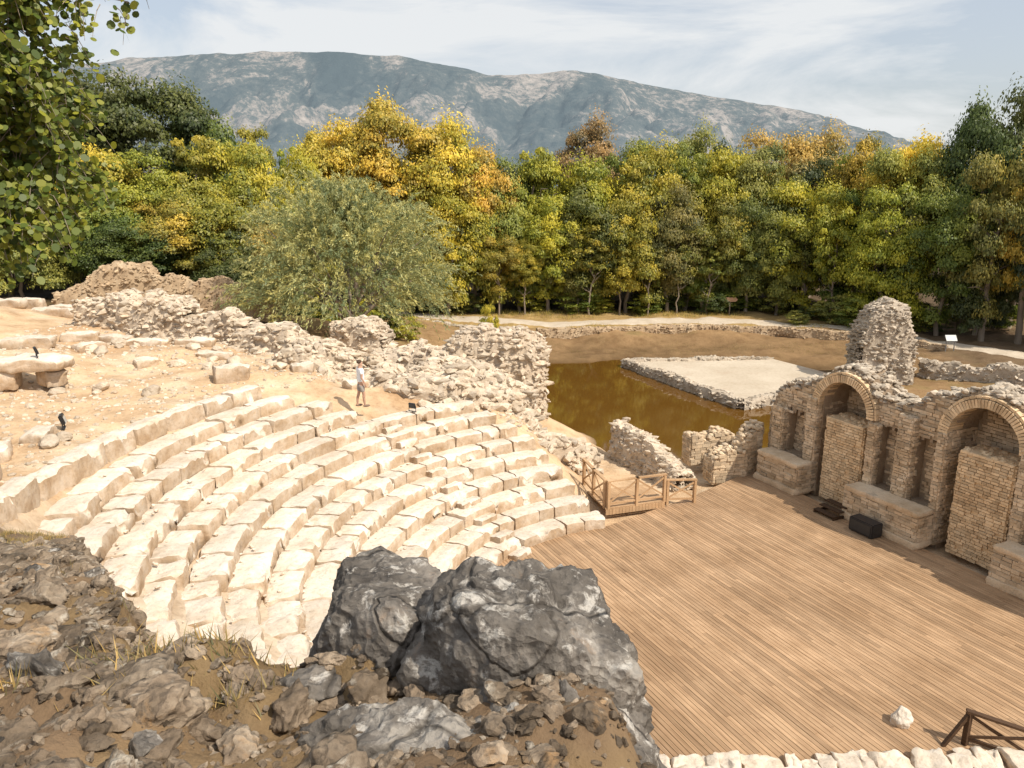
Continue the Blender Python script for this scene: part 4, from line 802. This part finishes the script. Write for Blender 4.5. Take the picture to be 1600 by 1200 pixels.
# near tree with round leaves, rooted left of the viewpoint
g=np.random.default_rng(66);C=[];Nn=[];R=[];pr=[]
tx,ty=-6.85,7.4;tz=7.1
pr.append(tube([(0,0,-.2),(.05,0,1.5),(.1,0,3),(.0,.1,5.2),(-.1,.2,6.8)],[.2,.16,.13,.09,.04],10))
brs=[]
for (z0,dx,dy,dzz) in [(5.1,3.4,-.1,.62),(3.25,2.25,-.1,.5),(3.55,2.35,-.3,.5),(3.8,2.3,.3,.6),(4.0,2.4,.1,.6),(4.2,2.4,0,.7),(4.5,2.45,-.2,.7),(4.8,2.5,.2,.7),(5.1,2.6,-.3,.8),(5.4,2.6,.2,.7),(3.4,2.1,.5,.7),(4.0,2.0,-.6,.9),(3.7,2.2,.9,.6),(4.4,2.3,.9,.6),(4.7,2.3,-.5,.6),(5.6,2.6,0,.6)]:
    q=[np.array([.08,0,z0])+np.array([dx*j/7,dy*j/7,dzz*math.sin(j/7*2.4)])+g.normal(size=3)*.03 for j in range(8)];brs.append(q);pr.append(tube(q,np.linspace(.035,.005,8),6))
for bi,q in enumerate(brs):
    for s in range(78 if bi else 34):
        j=g.integers(3,8);p=np.array(q[j])+g.normal(size=3)*.10;dr=np.array([g.normal()*.4,g.normal()*.6,-.25+g.normal()*.5]);dr/=np.linalg.norm(dr);L=g.uniform(.2,.42) if bi else g.uniform(.1,.25)
        tw_=[p+dr*L*k_/3+np.array([0,0,-.06*k_*k_/3]) for k_ in range(4)];pr.append(tube(tw_,[.005,.004,.003,.002],4))
        m_=14 if bi else 5
        for k_ in range(m_):
            u=(k_+1)/m_;C.append(p+dr*L*u+np.array([0,0,-.18*u*u])+g.normal(size=3)*.045);n_=np.array([.35,-.6,.5])+g.normal(size=3)*.5;Nn.append(n_/np.linalg.norm(n_));R.append(g.uniform(0,1)**1.4)
V,F=leaf_quads(np.array(C),np.array(Nn),g.uniform(.026,.044,len(C)),.88,g,8)
e=ob('judas_tree',None,label='leafy tree with small round green leaves on hanging branches',cat='tree',loc=(tx,ty,tz))
o=ob('crown',mk_mesh('crown',V,F,M_LEAF,np.repeat(R,8)),e);o.color=(.18,.195,.03,1)
v_,f_,r_=cat(pr);ob('trunk',mk_mesh('trunk',v_,f_,M_BARK,r_,smooth=True),e)
# ------------------------------------------------------------------ grass
def grass(name,x,y,h,colr,label,seed):
    g=np.random.default_rng(seed);n=len(x);z=Hf(x,y)-.01;a=g.random(n)*6.28;w=h*.03+.0015;dx,dy=np.cos(a)*w,np.sin(a)*w;ln=g.normal(size=(n,2))*.4*h[:,None]
    P=np.stack([np.stack([x-dx,y-dy,z],1),np.stack([x+dx,y+dy,z],1),np.stack([x+ln[:,0],y+ln[:,1],z+h*.9],1)],1).reshape(-1,3)
    o=ob(name,mk_mesh(name,P,np.arange(n*3).reshape(n,3),M_LEAF,np.repeat(g.random(n),3)),kind='stuff',label=label);o.color=(*colr,1)
def tufts(n,m,xr,yr,sp,seed,cond):
    g=np.random.default_rng(seed);cx=g.uniform(*xr,n);cy=g.uniform(*yr,n);k=cond(cx,cy);cx,cy=cx[k],cy[k]
    return (np.repeat(cx,m)+g.normal(size=len(cx)*m)*sp,np.repeat(cy,m)+g.normal(size=len(cx)*m)*sp)
g=np.random.default_rng(91)
x,y=tufts(3200,34,(-12,-1),(2.2,14),.07,5,lambda x,y:(bank(x,y)[1]<.3)&(bank(x,y)[1]>-2.4)&(fb2(x,y,.7,3,3)>-.2)&(y>2.6));grass('dry_grass',x,y,g.uniform(.03,.14,len(x)),(.38,.27,.13),'tufts of dry straw coloured grass on the bank',1)
x,y=tufts(1500,22,(-14,36),(63.5,74),.3,6,lambda x,y:(fb2(x,y,.3,3,8)>-.1)&(np.abs(y-67.2)>2.0));grass('grass',x,y,g.uniform(.1,.4,len(x)),(.42,.32,.09),'yellow green grass along the path',2)
x,y=tufts(500,18,(-6,30),(53,60),.3,7,lambda x,y:(Hf(x,y)>-.85)&((x<7)|(x>24)|(y>56.5)));grass('grass',x,y,g.uniform(.06,.2,len(x)),(.26,.2,.07),'short olive grass on the pond bank',3)
# ------------------------------------------------------------------ light, sky, camera
sun_az=np.array([.80,-.60]);sun_az=sun_az/np.linalg.norm(sun_az);el=math.radians(49)
sv=Vector((sun_az[0]*math.cos(el),sun_az[1]*math.cos(el),math.sin(el))).normalized()
ld=bpy.data.lights.new('sun','SUN');ld.energy=5.0;ld.angle=math.radians(.6);ld.color=(1,.905,.765);lo=bpy.data.objects.new('sun',ld);COL.objects.link(lo);lo.rotation_euler=sv.to_track_quat('Z','Y').to_euler()
wd=bpy.data.worlds.new('World');scene.world=wd;wd.use_nodes=True;nt=wd.node_tree;nt.nodes.clear();out=nt.nodes.new('ShaderNodeOutputWorld')
sky=nt.nodes.new('ShaderNodeTexSky');sky.sky_type='NISHITA';sky.sun_disc=False;sky.sun_elevation=el;sky.sun_rotation=math.atan2(sv.x,sv.y);sky.air_density=1.0;sky.dust_density=3.0
b1=nt.nodes.new('ShaderNodeBackground');b1.inputs[1].default_value=.15;nt.links.new(sky.outputs[0],b1.inputs[0])
tcn=nt.nodes.new('ShaderNodeTexCoord');mp=nt.nodes.new('ShaderNodeMapping');mp.inputs['Scale'].default_value=(1.1,1.1,4.5);nt.links.new(tcn.outputs['Generated'],mp.inputs[0])
nz=noise(nt,mp.outputs[0],1.9,9,.6,.6);f=mth(nt,'MULTIPLY_ADD',nz,3.4,-1.0)
f=mth(nt,'MULTIPLY',mth(nt,'MINIMUM',mth(nt,'MAXIMUM',f,.45),1.0),.92)
b2=nt.nodes.new('ShaderNodeBackground');b2.inputs[0].default_value=(.88,.895,.9,1);b2.inputs[1].default_value=.98
ms=nt.nodes.new('ShaderNodeMixShader');nt.links.new(f,ms.inputs[0]);nt.links.new(b1.outputs[0],ms.inputs[1]);nt.links.new(b2.outputs[0],ms.inputs[2]);nt.links.new(ms.outputs[0],out.inputs[0])
cam=bpy.data.cameras.new('camera');cam.lens=26.7;cam.sensor_width=36;cam.clip_end=12000;cam.clip_start=.05
co_=bpy.data.objects.new('camera',cam);COL.objects.link(co_);co_.location=(0,0,11);co_.rotation_euler=(math.radians(76),0,0);scene.camera=co_
scene.view_settings.view_transform='Standard';scene.view_settings.look='None';scene.view_settings.exposure=0
